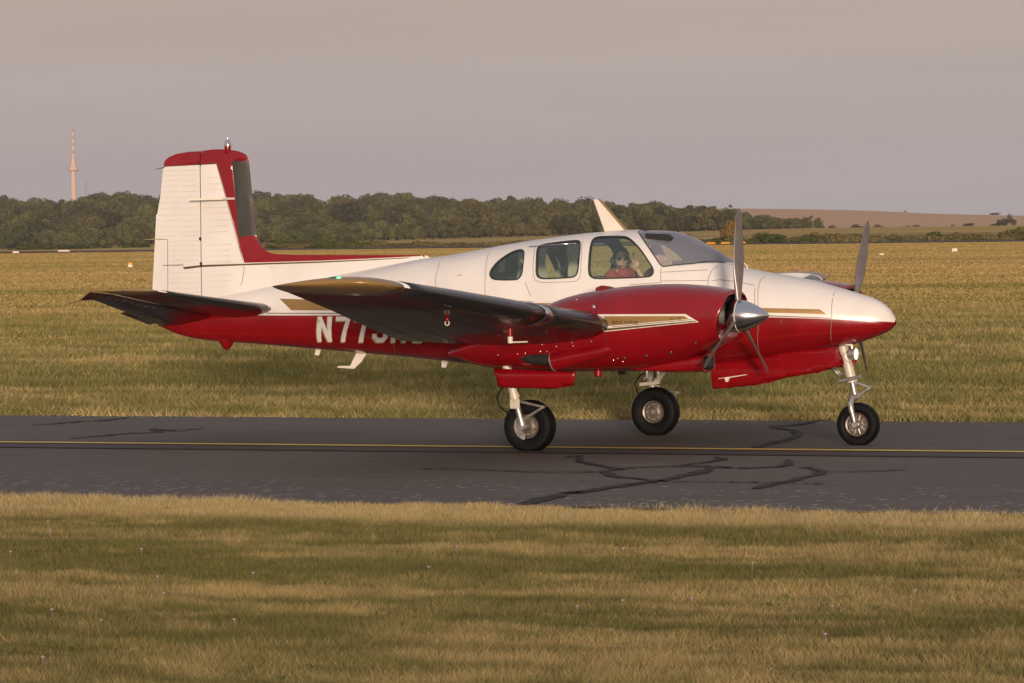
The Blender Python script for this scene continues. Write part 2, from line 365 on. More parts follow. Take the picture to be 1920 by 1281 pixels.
# ------------------------------------------------------------------ taxiway
YN, YF, YL = -9.61, 5.80, -1.223
def asphalt():
    m = bpy.data.materials.new('asphalt'); m.use_nodes = True; n = m.node_tree; N = n.nodes.new; K = n.links.new; b = n.nodes['Principled BSDF']
    g = N('ShaderNodeNewGeometry'); sp = N('ShaderNodeSeparateXYZ'); K(g.outputs['Position'], sp.inputs[0])
    def noise(sx, sy, det=4, off=0):
        mp = N('ShaderNodeMapping'); mp.inputs['Scale'].default_value = (sx, sy, 0); mp.inputs['Location'].default_value = (off, off, 0)
        t = N('ShaderNodeTexNoise'); t.inputs['Scale'].default_value = 1; t.inputs['Detail'].default_value = det
        K(g.outputs['Position'], mp.inputs[0]); K(mp.outputs[0], t.inputs['Vector']); return t.outputs[0]
    def rng(a, lo, hi, o0=0., o1=1.):
        q = N('ShaderNodeMapRange'); K(a, q.inputs[0]); q.inputs[1].default_value = lo; q.inputs[2].default_value = hi; q.inputs[3].default_value = o0; q.inputs[4].default_value = o1; q.interpolation_type = 'SMOOTHSTEP'; return q.outputs[0]
    def mix(f_, a, bb):
        q = N('ShaderNodeMix'); q.data_type = 'RGBA'; K(f_, q.inputs[0])
        for i, s in ((6, a), (7, bb)):
            if hasattr(s, 'links'): K(s, q.inputs[i])
            else: q.inputs[i].default_value = (*s, 1)
        return q.outputs[2]
    def mul(a, bb):
        q = N('ShaderNodeMath'); q.operation = 'MULTIPLY'; K(a, q.inputs[0])
        if hasattr(bb, 'links'): K(bb, q.inputs[1])
        else: q.inputs[1].default_value = bb
        return q.outputs[0]
    base = mix(noise(.25, .9, 6), (.122, .104, .084), (.185, .158, .128))
    base = mix(rng(noise(1.2, 5, 5, 9), .5, .75, 0, .5), base, (.078, .068, .060))
    vo = N('ShaderNodeTexVoronoi'); mp = N('ShaderNodeMapping'); mp.inputs['Scale'].default_value = (8, 4.2, 0); K(g.outputs['Position'], mp.inputs[0]); K(mp.outputs[0], vo.inputs['Vector']); vo.inputs['Scale'].default_value = 1
    cell = rng(vo.outputs['Distance'], .20, .32, 1., 0.)
    sp2 = N('ShaderNodeSeparateColor'); K(vo.outputs['Color'], sp2.inputs[0])
    pick = rng(sp2.outputs[0], .25, .3)
    edge = rng(sp.outputs[1], YN + 4.2, YN + .6)
    edge2 = rng(sp.outputs[1], YF - 1.0, YF - .2)
    mxn = N('ShaderNodeMath'); mxn.operation = 'MAXIMUM'; K(edge, mxn.inputs[0]); K(edge2, mxn.inputs[1])
    worn = rng(noise(.5, 1.5, 4, 30), .3, .5)
    fl = mul(mul(mul(cell, pick), mxn.outputs[0]), worn)
    col = mix(fl, base, (.33, .29, .265))
    K(col, b.inputs['Base Color']); b.inputs['Roughness'].default_value = .85; b.inputs['Specular IOR Level'].default_value = .25
    bp = N('ShaderNodeBump'); bp.inputs['Strength'].default_value = .5; bp.inputs['Distance'].default_value = .01; K(noise(60, 60, 2), bp.inputs['Height']); K(bp.outputs[0], b.inputs['Normal'])
    return m
ASPH = asphalt()
rs = np.random.RandomState(7)
def strip(name, y0, y1, z, m, x0=-160, x1=160, jag=0., step=.25, parent=None, thick=0.):
    n = int((x1 - x0) / step) if jag else 2
    xs = np.linspace(x0, x1, n); V = []; Fc = []
    def j():
        a = rs.randn(n) * jag; a = np.convolve(a, [.2, .3, .3, .2], 'same') if jag else a; return a
    ya = y0 + j(); yb = y1 + j()
    for i in range(n): V += [(xs[i], ya[i], z), (xs[i], yb[i], z)]
    for i in range(n - 1): Fc.append((2 * i, 2 * i + 2, 2 * i + 3, 2 * i + 1))
    return mesh(name, V, Fc, m, parent, sm=False)
taxi = strip('taxiway', YN - 1.15, YF, 0, ASPH, -160, 160, .10)
tag(taxi, kind='structure')
LBAND = mat('old_line_paint', (.072, .052, .047), .8, noise=(3, .25))
LEDGE = mat('line_edge_seam', (.022, .019, .020), .8, noise=(3, .3))
YEL = mat('yellow_line_paint', (.85, .60, .12), .7, noise=(6, .25))
strip('line_backing', YL - 1.02, YL + .42, .004, LBAND, jag=.008, parent=taxi)
strip('line_edge', YL - 1.12, YL - .98, .008, LEDGE, jag=.012, parent=taxi)
strip('line_edge', YL + .20, YL + .36, .008, LEDGE, jag=.012, parent=taxi)
strip('yellow_centre_line', YL - .14, YL + .14, .012, YEL, jag=.004, parent=taxi)
TAR = mat('crack_sealant', (.014, .012, .014), .85, noise=(6, .3))
def crack(pts, w0, jag=.5, seed=0):
    r_ = np.random.RandomState(seed); pts = densify([tuple(p) for p in pts], 5, closed=False)
    P = np.array([un(px, py, 2, .007)[:2] for px, py in pts])
    wv = np.array([w0 * .8 * (.4 + 1.1 * r_.rand()) for _ in pts]); wv[0] = wv[-1] = .01
    wv = np.convolve(np.pad(wv, 1, 'edge'), [.25, .5, .25], 'valid')
    P[1:-1] += r_.randn(len(P) - 2, 2) * np.array([.03, .07]) * jag
    V = []; Fc = []
    for i in range(len(P)):
        t = P[min(i + 1, len(P) - 1)] - P[max(i - 1, 0)]; t = t / max(1e-6, np.linalg.norm(t)); nn = np.array([-t[1], t[0]])
        V += [(*(P[i] + nn * wv[i] / 2), .010), (*(P[i] - nn * wv[i] / 2), .010)]
    for i in range(len(P) - 1): Fc.append((2 * i, 2 * i + 1, 2 * i + 3, 2 * i + 2))
    mesh('sealed_crack', V, Fc, TAR, taxi, sm=False)
CR = [([(985, 946), (1010, 938), (1060, 925), (1100, 921), (1150, 913), (1200, 906), (1248, 900), (1262, 897), (1290, 890), (1315, 885), (1340, 876)], .20),
      ([(1058, 858), (1082, 855), (1090, 866), (1110, 871), (1138, 875), (1158, 880), (1130, 884), (1150, 893), (1190, 897), (1250, 903)], .13),
      ([(1158, 880), (1200, 876), (1260, 874), (1330, 866), (1360, 860), (1345, 857)], .10),
      ([(1262, 903), (1300, 903), (1400, 904), (1480, 906), (1550, 907)], .07),
      ([(1265, 874), (1340, 875), (1400, 878), (1450, 876), (1480, 872), (1478, 862)], .13),
      ([(1415, 916), (1440, 910), (1490, 900), (1530, 890), (1545, 884), (1520, 878), (1500, 876)], .14),
      ([(1545, 884), (1600, 884), (1650, 883), (1700, 880)], .07),
      ([(790, 878), (840, 880), (900, 881), (960, 883), (1020, 885), (1125, 885)], .07),
      ([(1415, 841), (1440, 832), (1470, 826), (1490, 820), (1500, 813), (1490, 807), (1460, 803), (1448, 799), (1480, 798), (1510, 794), (1530, 789), (1570, 787)], .15),
      ([(130, 822), (180, 818), (240, 813), (300, 810), (285, 804), (330, 808), (380, 803)], .12),
      ([(60, 797), (110, 794), (150, 790), (190, 789), (240, 783)], .14)]
for i, (p_, w_) in enumerate(CR): crack(p_, w_, .5, i)

# distant runway: a thin dark line across the field
def dband(name, d0, d1, m, dz=.02, kind=None, x0=-700, x1=2700, n=60):
    V = []; Fc = []
    for i, px in enumerate(np.linspace(x0, x1, n)):
        for d in (d0, d1):
            b_ = (px - 960) / CF * d; X, Y = xy(b_, d); V.append((X, Y, float(hz(np.array([b_]), np.array([d]))[0]) + dz))
    for i in range(n - 1): Fc.append((2 * i, 2 * i + 2, 2 * i + 3, 2 * i + 1))
    o = mesh(name, V, Fc, m, sm=False)
    if kind: tag(o, kind=kind)
    return o
RWY = mat('runway_asphalt', (.05, .045, .045), .8)
dband('runway', 800, 925, RWY, .12, 'structure')

# ------------------------------------------------------------------ grass blades
def grass(name, n, bx, dy, hgt, wid, seed, dens=None):
    r_ = np.random.RandomState(seed)
    # sample in the view wedge: d between, b inside the frame
    d = dy(r_.rand(n)); b_ = (r_.rand(n) * 2 - 1) * (d * .128 + .4)
    X, Y = xy(b_, d); k = (Y < YN - 1.25 + .14 * r_.randn(n)) | (Y > YF - .03 + .10 * r_.randn(n)); X = X[k]; Y = Y[k]; d = d[k]; n = len(X)
    cl = np.sin(X * 1.7 + np.sin(Y * 2.3) * 2) * np.sin(Y * 2.9 + np.sin(X * 1.1)) * .35 + np.sin(X * 6 + Y * 9) * np.sin(Y * 7 - X * 4) * .25
    cl = cl + .35 * (np.sin(X * .63 + 1.3 * np.sin(Y * 1.9)) * np.sin(Y * 1.3 + X * .37) > .35)
    sc_ = (d / 28.) ** .35
    hh = hgt * (.45 + .9 * r_.rand(n)) * (1 + cl) * np.minimum(sc_, 1.7); ww = wid * (.7 + .6 * r_.rand(n)) * sc_ * (d / 28) ** .6
    an = r_.rand(n) * 2 * PI; ln = hh * (.3 + 1.1 * r_.rand(n)); la = r_.rand(n) * 2 * PI
    Vv = np.zeros((n, 3, 3)); z0 = hz((X - CX) * _rt[0] + (Y - CY) * _rt[1], d) - .035
    Vv[:, 0] = np.stack([X - np.cos(an) * ww, Y - np.sin(an) * ww, z0], 1)
    Vv[:, 1] = np.stack([X + np.cos(an) * ww, Y + np.sin(an) * ww, z0], 1)
    Vv[:, 2] = np.stack([X + np.cos(la) * ln, Y + np.sin(la) * ln, z0 + hh], 1)
    me = bpy.data.meshes.new(name); me.vertices.add(3 * n); me.vertices.foreach_set('co', Vv.ravel())
    me.loops.add(3 * n); me.loops.foreach_set('vertex_index', np.arange(3 * n)); me.polygons.add(n)
    me.polygons.foreach_set('loop_start', np.arange(n) * 3); me.polygons.foreach_set('loop_total', np.full(n, 3)); me.update(); me.validate()
    return me
gb = bpy.data.materials.new('grass_blades'); gb.use_nodes = True
c, fine, K = ground_color(gb.node_tree); b = gb.node_tree.nodes['Principled BSDF']
hs = gb.node_tree.nodes.new('ShaderNodeHueSaturation'); hs.inputs['Value'].default_value = 1.0
gg = gb.node_tree.nodes.new('ShaderNodeNewGeometry')
rr = gb.node_tree.nodes.new('ShaderNodeMapRange'); rr.inputs[3].default_value = .86; rr.inputs[4].default_value = 1.30
K(gg.outputs['Random Per Island'], rr.inputs[0]); K(rr.outputs[0], hs.inputs['Value']); K(c, hs.inputs['Color']); K(hs.outputs[0], b.inputs['Base Color'])
b.inputs['Roughness'].default_value = .7; b.inputs['Specular IOR Level'].default_value = .2
me = grass('grass', 1150000, None, lambda u: 20.5 + 18.5 * u ** .8, .052, .0026, 1)
tag(link('grass', me, gb, None, False), 'short dry and green grass growing on the near side of the taxiway', 'grass', kind='stuff')
me = grass('grass', 600000, None, lambda u: 50 + 90 * u ** 1.5, .075, .005, 2)
tag(link('grass', me, gb, None, False), 'mown meadow grass growing on the far side of the taxiway', 'grass', kind='stuff')
me = grass('grass', 480000, None, lambda u: 135 + 760 * u ** 1.25, .034, .010, 5)
tag(link('grass', me, gb, None, False), 'distant pale golden field grass stretching to the far runway', 'grass', kind='stuff')
r_ = np.random.RandomState(12); mbw = MB(); mbf = MB()
for i in range(110):
    d = 20.8 + 18 * r_.rand(); b_ = (r_.rand() * 2 - 1) * d * .125; X, Y = xy(b_, d)
    if Y > YN - .9: continue
    for k in range(7):
        a = r_.rand() * 6.28; L_ = .04 + .04 * r_.rand(); p0 = Vector((X, Y, -.03)); p1 = p0 + Vector((math.cos(a) * L_, math.sin(a) * L_, .03 + .025 * r_.rand())); w_ = Vector((-math.sin(a), math.cos(a), 0)) * .007
        mbw.add([p0 - w_ * .5, p0 + w_ * .5, p0.lerp(p1, .6) + w_, p1, p0.lerp(p1, .6) - w_], [(0, 1, 2, 3, 4)])
WEED = mat('weed_leaf', (.10, .13, .025), .7, noise=(3, .4))
tag(mbw.build('weeds', WEED, None, False, False), 'low broad-leaved green weeds scattered in the near grass', 'weeds', kind='stuff')
for i in range(26):
    d = 20.8 + 17 * r_.rand(); b_ = (r_.rand() * 2 - 1) * d * .125; X, Y = xy(b_, d)
    if Y > YN - .9: continue
    z = .03 + .04 * r_.rand(); mbf.ell((X, Y, z), (.012, .012, .008), 7, 4); mbf.tube([(X, Y, -.03), (X, Y, z)], .0015, 3)
tag(mbf.build('clover_flowers', mat('flower_petals', (.34, .24, .27), .8), None, False, False), 'tiny pale pink clover flowers scattered in the near grass', 'flowers', kind='stuff')
# ================================================================== WOOD, BUSHES, TOWERS
def leafmat(name, dark, light, sc_=.35):
    m = bpy.data.materials.new(name); m.use_nodes = True; n = m.node_tree; N = n.nodes.new; K = n.links.new; b = n.nodes['Principled BSDF']
    g = N('ShaderNodeNewGeometry'); oi = N('ShaderNodeObjectInfo')
    t = N('ShaderNodeTexNoise'); t.inputs['Scale'].default_value = .02 if sc_ > .2 else sc_; t.inputs['Detail'].default_value = 3; K(g.outputs['Position'], t.inputs['Vector'])
    a = N('ShaderNodeMath'); a.operation = 'MULTIPLY_ADD'; a.inputs[1].default_value = .45; K(g.outputs['Random Per Island'], a.inputs[0]); K(t.outputs[0], a.inputs[2])
    a2 = N('ShaderNodeMath'); a2.operation = 'MULTIPLY_ADD'; a2.inputs[1].default_value = .75; K(oi.outputs['Random'], a2.inputs[0]); K(a.outputs[0], a2.inputs[2])
    r = N('ShaderNodeMapRange'); r.inputs[1].default_value = .45; r.inputs[2].default_value = 1.5; K(a2.outputs[0], r.inputs[0])
    q = N('ShaderNodeMix'); q.data_type = 'RGBA'; q.inputs[6].default_value = (*dark, 1); q.inputs[7].default_value = (*light, 1); K(r.outputs[0], q.inputs[0]); K(q.outputs[2], b.inputs['Base Color'])
    b.inputs['Roughness'].default_value = .8; b.inputs['Specular IOR Level'].default_value = .2; return m
LEAF = leafmat('wood_foliage', (.020, .027, .012), (.125, .108, .036))
LEAFB = leafmat('bush_foliage', (.022, .036, .008), (.10, .11, .022))
LEAFO = leafmat('autumn_foliage', (.10, .055, .015), (.22, .13, .035))
LEAFS = leafmat('scrub_foliage', (.070, .070, .020), (.20, .16, .055), .1)
BARK = mat('bark', (.10, .075, .055), .9, noise=(2, .3))
def crown_mesh(name, seed, wdt=1., hgt=1.1, nclump=14, nleaf=900, leaf=.055, low=0., trunk=True, mats=None):
    """a crown of leaf-clump faces spread through several lobes, on a trunk with limbs; unit size"""
    r_ = np.random.RandomState(seed); V = []; Fc = []; mi = []
    cl = []
    for i in range(nclump):
        a = r_.rand() * 2 * PI; rr_ = .42 * math.sqrt(r_.rand()) * wdt; zz = low + hgt * (.28 + .62 * r_.rand())
        rr_ *= 1 - .55 * max(0, (zz - low) / hgt - .55) / .45
        cl.append((rr_ * math.cos(a), rr_ * math.sin(a), zz, (.13 + .12 * r_.rand()) * (wdt + hgt) / 2))
    cl.append((0, 0, low + hgt * .55, .26 * wdt))
    for i in range(nleaf):
        c_ = cl[r_.randint(len(cl))]; v = r_.randn(3); v /= np.linalg.norm(v); v[2] = v[2] * .85
        p_ = np.array(c_[:3]) + v * c_[3] * (.75 + .35 * r_.rand()); s_ = leaf * (.6 + .9 * r_.rand())
        nrm = v + r_.randn(3) * .30; nrm /= np.linalg.norm(nrm); t = np.cross(nrm, r_.randn(3)); t /= np.linalg.norm(t); bt = np.cross(nrm, t)
        n0 = len(V); V += [p_ + t * s_, p_ + bt * s_ * .8, p_ - t * s_ * .9, p_ - bt * s_ * .7 + nrm * s_ * .3]; Fc.append((n0, n0 + 1, n0 + 2, n0 + 3)); mi.append(0)
    mb = MB()
    if trunk:
        mb.tube([(0, 0, -.05), (.01, .005, .2), (0, .01, low + hgt * .5)], [.035, .026, .012], 6)
        for k in range(4):
            c_ = cl[k]; mb.tube([(0, 0, .22 + .06 * k), (c_[0] * .6, c_[1] * .6, c_[2] * .8), c_[:3]], [.016, .010, .004], 5)
    n0 = len(V); V = [tuple(map(float, q)) for q in V] + mb.v; Fc += [tuple(i + n0 for i in f_) for f_ in mb.f]; mi += [1] * len(mb.f)
    me_ = bpy.data.meshes.new(name); me_.from_pydata(V, [], Fc); me_.update(); me_.polygons.foreach_set('material_index', mi)
    for m_ in (mats or (LEAF, BARK)): me_.materials.append(m_)
    return me_
crowns = [crown_mesh('tree_crown', s_, 1.05 + .1 * (s_ % 3), .95 + .12 * (s_ % 4), 8 + s_, 1500, .040) for s_ in range(6)]
LEAFF = leafmat('edge_foliage', (.045, .056, .018), (.145, .140, .045))
crownsf = [crown_mesh('edge_tree_crown', 60 + s_, 1.1, 1., 9, 1500, .040, mats=(LEAFF, BARK)) for s_ in range(6)]
rt_ = random.Random(5)
# wooded hill: positions over the slope, nearest trees as things, the rest one mass
pos = []
tries = 0
while len(pos) < 3000 and tries < 60000:
    tries += 1
    u = rt_.random(); d = 1950 + 1150 * u ** .9; px = rt_.uniform(-420, 1560); b_ = (px - 960) / CF * d
    # the wood ends on the right along a slanting edge
    lim = 1560 - (d - 1950) * .22
    if px > lim: continue
    X, Y = xy(b_, d); pos.append((d, X, Y, float(hz(np.array([b_]), np.array([d]))[0]), px))
for px in np.arange(-150, 1540, 11.):            # front row at the foot of the hill
    d = 1900 + rt_.uniform(0, 60); b_ = (px + rt_.uniform(-5, 5) - 960) / CF * d; X, Y = xy(b_, d); pos.append((d, X, Y, float(hz(np.array([b_]), np.array([d]))[0]), px))
pos.sort()
first = pos[:220]; rest = pos[220:]
for i, (d, X, Y, z, px) in enumerate(first):
    o = bpy.data.objects.new('broadleaf_tree', (crownsf if (px < 760 and i % 4) or i % 3 == 0 else crowns)[i % 6]); COL.objects.link(o)
    s_ = rt_.uniform(6., 10.5) * (1 - .5 * float(smooth(1250, 1540, px))); o.location = (X, Y, z - .3); o.scale = (s_ * rt_.uniform(1, 1.3), s_ * rt_.uniform(1, 1.3), s_ * rt_.uniform(.8, 1.15)); o.rotation_euler.z = rt_.random() * 6.28
    tag(o, 'broadleaf tree at the foot of the dark wooded hill', 'tree', 'trees along the foot of the wooded hill')
# the remaining wood: point cloud mesh with instanced crowns
wp = bpy.data.meshes.new('woodland'); wp.from_pydata([(p_[1], p_[2], p_[3] - .3) for p_ in rest], [], [])
sa = wp.attributes.new('scl', 'FLOAT_VECTOR', 'POINT'); tp_ = lambda px: 1 - .62 * float(smooth(1180, 1540, px))
scv = []
for p_ in rest:
    a_ = rt_.uniform(6.5, 15) * tp_(p_[4]); scv += [a_, a_ * rt_.uniform(.8, 1.2), a_ * rt_.uniform(.75, 1.15)]
sa.data.foreach_set('vector', scv)
wo = link('woodland', wp, (), None, False); tag(wo, 'dense dark green wood covering the low hill behind the airfield', 'wood', kind='stuff')
ng = bpy.data.node_groups.new('woodland_scatter', 'GeometryNodeTree')
ng.interface.new_socket('Geometry', in_out='INPUT', socket_type='NodeSocketGeometry'); ng.interface.new_socket('Geometry', in_out='OUTPUT', socket_type='NodeSocketGeometry')
gi = ng.nodes.new('NodeGroupInput'); go = ng.nodes.new('NodeGroupOutput'); iop = ng.nodes.new('GeometryNodeInstanceOnPoints'); gtI = ng.nodes.new('GeometryNodeGeometryToInstance')
for o in [ob for ob in COL.objects if ob.name.startswith('broadleaf_tree')][:6]:
    oi = ng.nodes.new('GeometryNodeObjectInfo'); oi.inputs[0].default_value = o; oi.transform_space = 'ORIGINAL'; ng.links.new(oi.outputs['Geometry'], gtI.inputs[0])
rv = ng.nodes.new('FunctionNodeRandomValue'); rv.data_type = 'FLOAT_VECTOR'; rv.inputs[0].default_value = (8.0, 8.0, 5.); rv.inputs[1].default_value = (18., 18., 15.)
rz = ng.nodes.new('FunctionNodeRandomValue'); rz.data_type = 'FLOAT_VECTOR'; rz.inputs[0].default_value = (0, 0, 0); rz.inputs[1].default_value = (0, 0, 6.28)
iop.inputs['Pick Instance'].default_value = True
ng.links.new(gi.outputs[0], iop.inputs['Points']); ng.links.new(gtI.outputs[0], iop.inputs['Instance']); na = ng.nodes.new('GeometryNodeInputNamedAttribute'); na.data_type = 'FLOAT_VECTOR'; na.inputs[0].default_value = 'scl'; ng.links.new(na.outputs[0], iop.inputs['Scale']); ng.links.new(rz.outputs[0], iop.inputs['Rotation']); ng.links.new(iop.outputs[0], go.inputs[0])
md = wo.modifiers.new('scatter', 'NODES'); md.node_group = ng

def gz(px, d):
    b_ = (px - 960) / CF * d; X, Y = xy(b_, d); return X, Y, float(hz(np.array([b_]), np.array([float(d)]))[0])
# bushes and single trees between the runway and the wood (things)
bushm = [crown_mesh('bush_crown', 20 + s_, 1.3, .75, 10, 900, .045, -.22, False, (LEAFB, BARK)) for s_ in range(3)]
oram = crown_mesh('autumn_tree_crown', 31, 1.2, 1.1, 12, 900, .05, 0, True, (LEAFO, BARK))
scrubm = [crown_mesh('scrub_crown', 40 + s_, 1.6, .6, 10, 800, .05, -.2, False, (LEAFS, BARK)) for s_ in range(3)]
def plant(name, me_, px, py_base, wpx, hpx, d, label, cat, group=None):
    X, Y, z = gz(px, d); o = bpy.data.objects.new(name, me_); COL.objects.link(o)
    zb = CAM[2] + (ray(px, py_base) / CF * d)[2]
    o.location = (X, Y, min(zb, z + .6)); k = d / CF; o.scale = (wpx * k / 1.15, wpx * k / 1.15, hpx * k / 1.0); o.rotation_euler.z = rt_.random() * 6.28
    tag(o, label, cat, group); return o
plant('autumn_tree', oram, 1374, 452, 42, 36, 960, 'bushy tree with orange-brown leaves behind the three orange markers', 'tree')
plant('green_bush', bushm[0], 1440, 449, 66, 26, 955, 'rounded dark green bush to the right of the orange-brown tree', 'bush')
plant('green_bush', bushm[1], 1754, 440, 34, 26, 965, 'small dark green bush rising above the hedge before the brown hill', 'bush')
plant('green_bush', bushm[2], 1912, 440, 62, 34, 960, 'tall dark green bush at the right end of the hedge', 'bush')
for px, wpx, hpx in ((170, 120, 20), (250, 70, 24), (60, 90, 20), (130, 70, 16)):
    plant('scrub_bush', bushm[rt_.randrange(3)], px, 471, wpx, hpx * 1.2, 1500, 'low dark bush at the left foot of the wood beyond the runway', 'bush', 'low bushes at the left foot of the wood')
for px, wpx, hpx, b0 in ((545, 60, 26, 459), (580, 55, 24, 458), (612, 50, 22, 458), (660, 40, 18, 456)):
    plant('scrub_bush', bushm[rt_.randrange(3)], px, b0, wpx, hpx, 1400, 'dark bush on the sandy bank right of the tail fin', 'bush', 'dark bushes on the sandy bank beyond the fin')
# the hedge of scrub along the far runway
px = 480.
while px < 1940:
    hgt_ = 17 * rt_.uniform(.7, 1.3) * (1.0 if px < 1250 else 1.3) * (1.35 if px > 1480 else 1)
    me_ = (scrubm if rt_.random() < .6 else bushm)[rt_.randrange(3)]
    base = 467 - (px - 480) * .0105
    for row in range(2):
        plant('hedge_bush', me_, px + rt_.uniform(-8, 8), base - row * 2, rt_.uniform(36, 60), hgt_, 945 + 25 * row + rt_.uniform(0, 15), 'low scrubby bush in the green hedge along the far runway', 'bush', 'scrub bushes along the far runway')
    px += rt_.uniform(20, 30)
for px_, py_, w_, h_ in ((1540, 431, 18, 9), (1562, 431, 16, 7), (1610, 431, 24, 8), (1650, 430, 20, 7), (1700, 430, 20, 6), (1720, 429, 16, 6), (1790, 428, 12, 5), (1820, 428, 24, 9), (1868, 427, 20, 7), (1880, 427, 22, 18), (1898, 427, 20, 18), (1700, 405, 6, 3), (1868, 405, 22, 4), (1372, 393, 8, 7), (1340, 393, 14, 4), (1314, 393, 8, 4)):
    d = 2300 if py_ > 420 else 4250
    X, Y, z = gz(px_, d); o = bpy.data.objects.new('field_tree', crowns[rt_.randrange(6)]); COL.objects.link(o); k = d / CF
    zz = CAM[2] + (ray(px_, py_) / CF * d)[2]
    o.location = (X, Y, z if d > 3000 else min(z, zz)); o.scale = (w_ * k, w_ * k, h_ * k * 1.05)
    tag(o, 'small dark tree in the line of trees at the foot of the brown hill' if py_ > 420 else 'tiny dark tree on the skyline of the brown hill', 'tree', 'trees at the foot of the brown hill' if py_ > 420 else 'trees on the skyline of the brown hill')

# TV tower
def at(px, py, d): return CAM + ray(px, py) / CF * d
CONC = mat('tower_concrete', (.62, .47, .40), .8, noise=(.02, .1))
TRED = mat('tower_red', (.42, .26, .22), .7); TWH = mat('tower_white', (.60, .50, .46), .7)
D = 5200; k = D / CF; base = at(138.5, 400, D); tw = empty('television_tower', base)
tag(tw, 'tall pale concrete television tower with round platform and red and white mast', 'tower')
def tz(py): return (400 - py) * k
mb = MB(); mb.lathe([(0, 7.2 * k), (tz(372), 6.0 * k), (tz(322), 4.7 * k), (tz(316), 4.2 * k)], (0, 0, 0), 'z', 24); mb.build('shaft', CONC, tw)
mb = MB(); mb.lathe([(tz(322), 3.8 * k), (tz(320.5), 8.5 * k), (tz(319.5), 11 * k), (tz(317), 11 * k), (tz(316.5), 8.5 * k), (tz(313), 8.0 * k), (tz(312), 5 * k)], (0, 0, 0), 'z', 32); mb.build('platform', CONC, tw)
mb = MB(); mb.lathe([(tz(314), 5.8 * k), (tz(306), 5.2 * k), (tz(305.8), 6 * k), (tz(304.5), 6 * k), (tz(304.3), 4.7 * k), (tz(297), 4.4 * k), (tz(296.8), 5.2 * k), (tz(295.5), 5.2 * k), (tz(295.3), 4 * k), (tz(288), 3.2 * k)], (0, 0, 0), 'z', 20); mb.build('upper_decks', CONC, tw)
y0 = 288
for i in range(7):
    y1 = y0 - 6.6; mb = MB(); r0 = (3.0 - i * .15) * k
    mb.lathe([(tz(y0), r0), (tz(y1), r0 * .96)], (0, 0, 0), 'z', 10); mb.build('mast_section', TRED if i % 2 == 0 else TWH, tw, sm=False); y0 = y1
mb = MB(); mb.tube([(0, 0, tz(y0)), (0, 0, tz(236))], [.5 * k, .2 * k], 6); mb.build('aerial', TWH, tw)
D = 5600; k = D / CF; lm = empty('lattice_mast', at(162.5, 395, D)); tag(lm, 'faint thin lattice mast right of the television tower', 'mast')
mb = MB(); H = 56 * k
for sx in (-1, 1):
    for sy_ in (-1, 1): mb.tube([(sx * 1.6 * k, sy_ * 1.6 * k, 0), (sx * 1.1 * k, sy_ * 1.1 * k, H)], .16 * k, 4)
for j in range(10):
    z0 = H * j / 10; z1 = H * (j + 1) / 10; mb.tube([(-1.5 * k, -1.4 * k, z0), (1.4 * k, -1.4 * k, z1)], .13 * k, 4); mb.tube([(1.5 * k, -1.4 * k, z0), (-1.4 * k, -1.4 * k, z1)], .13 * k, 4)
mb.build('lattice', TRED, lm)

# airfield markers
ORM = mat('orange_marker', (.75, .30, .02), .6); WM = mat('marker_white', (.75, .62, .52), .6)
for i, (px_, py_) in enumerate(((1335, 455.5), (1362, 455), (1391, 454))):
    d = 780; X, Y, z = gz(px_, d); k = d / CF; mb = MB(); w_ = 19 * k; h_ = 4.0 * k
    mb.add([(-w_ / 2, -.5, 0), (w_ / 2, -.5, 0), (w_ / 2, .5, 0), (-w_ / 2, .5, 0), (-w_ * .38, 0, h_), (w_ * .38, 0, h_)], [(0, 1, 5, 4), (3, 4, 5, 2), (0, 4, 3), (1, 2, 5), (0, 3, 2, 1)])
    o = mb.build('runway_marker', ORM, None, sm=False); zz = (CAM + ray(px_, py_ + 2.7) / CF * d)[2]; o.location = (X, Y, zz); o.rotation_euler.z = -YAW
    tag(o, ['low orange marker nearest the windshield, leftmost of the three orange markers', 'low orange marker in the middle of the three beyond the field', 'low orange marker on the right of the three, below the orange-brown tree'][i], 'marker', 'orange markers beside the far runway')
for i, (px_, py_, w_, h_, lb) in enumerate(((244.5, 503, 8, 9, 'small orange and white marker box standing in the field left of the fin'), (1790, 477, 10, 6, 'small pale marker in the field on the far right'), (1653, 484, 8, 3, 'tiny pale marker lying in the field above the nose'), (30, 473, 12, 3, 'long low white object at the runway edge on the far left'), (120, 470.5, 22, 2.5, 'low white strip at the runway edge below the television tower'))):
    pt = un(px_, py_ + h_ / 2, 2, 0.); d = (pt - CAM) @ FV
    if d > 760 or d < 0: d = 760.; pt = CAM + ray(px_, py_ + h_ / 2) / CF * d
    k = d / CF; mb = MB(); mb.box((0, 0, h_ * k * .3), (w_ * k, w_ * k * .5, h_ * k * .55)); mb.box((0, 0, h_ * k * .8), (w_ * k * .9, w_ * k * .45, h_ * k * .45))
    me_ = mb.build('field_marker', [WM], None, sm=False)
    pt = Vector(pt); zg = hz(*[np.array([q]) for q in bd(pt[0], pt[1])])[0]; pt.z = max(pt.z, zg - .03) if i > 2 else zg - .02
    me_.location = pt; me_.rotation_euler.z = -YAW
    if i == 0: me_.data.materials.append(ORM); [setattr(f_, 'material_index', 1) for f_ in me_.data.polygons[6:]]
    tag(me_, lb, 'marker')
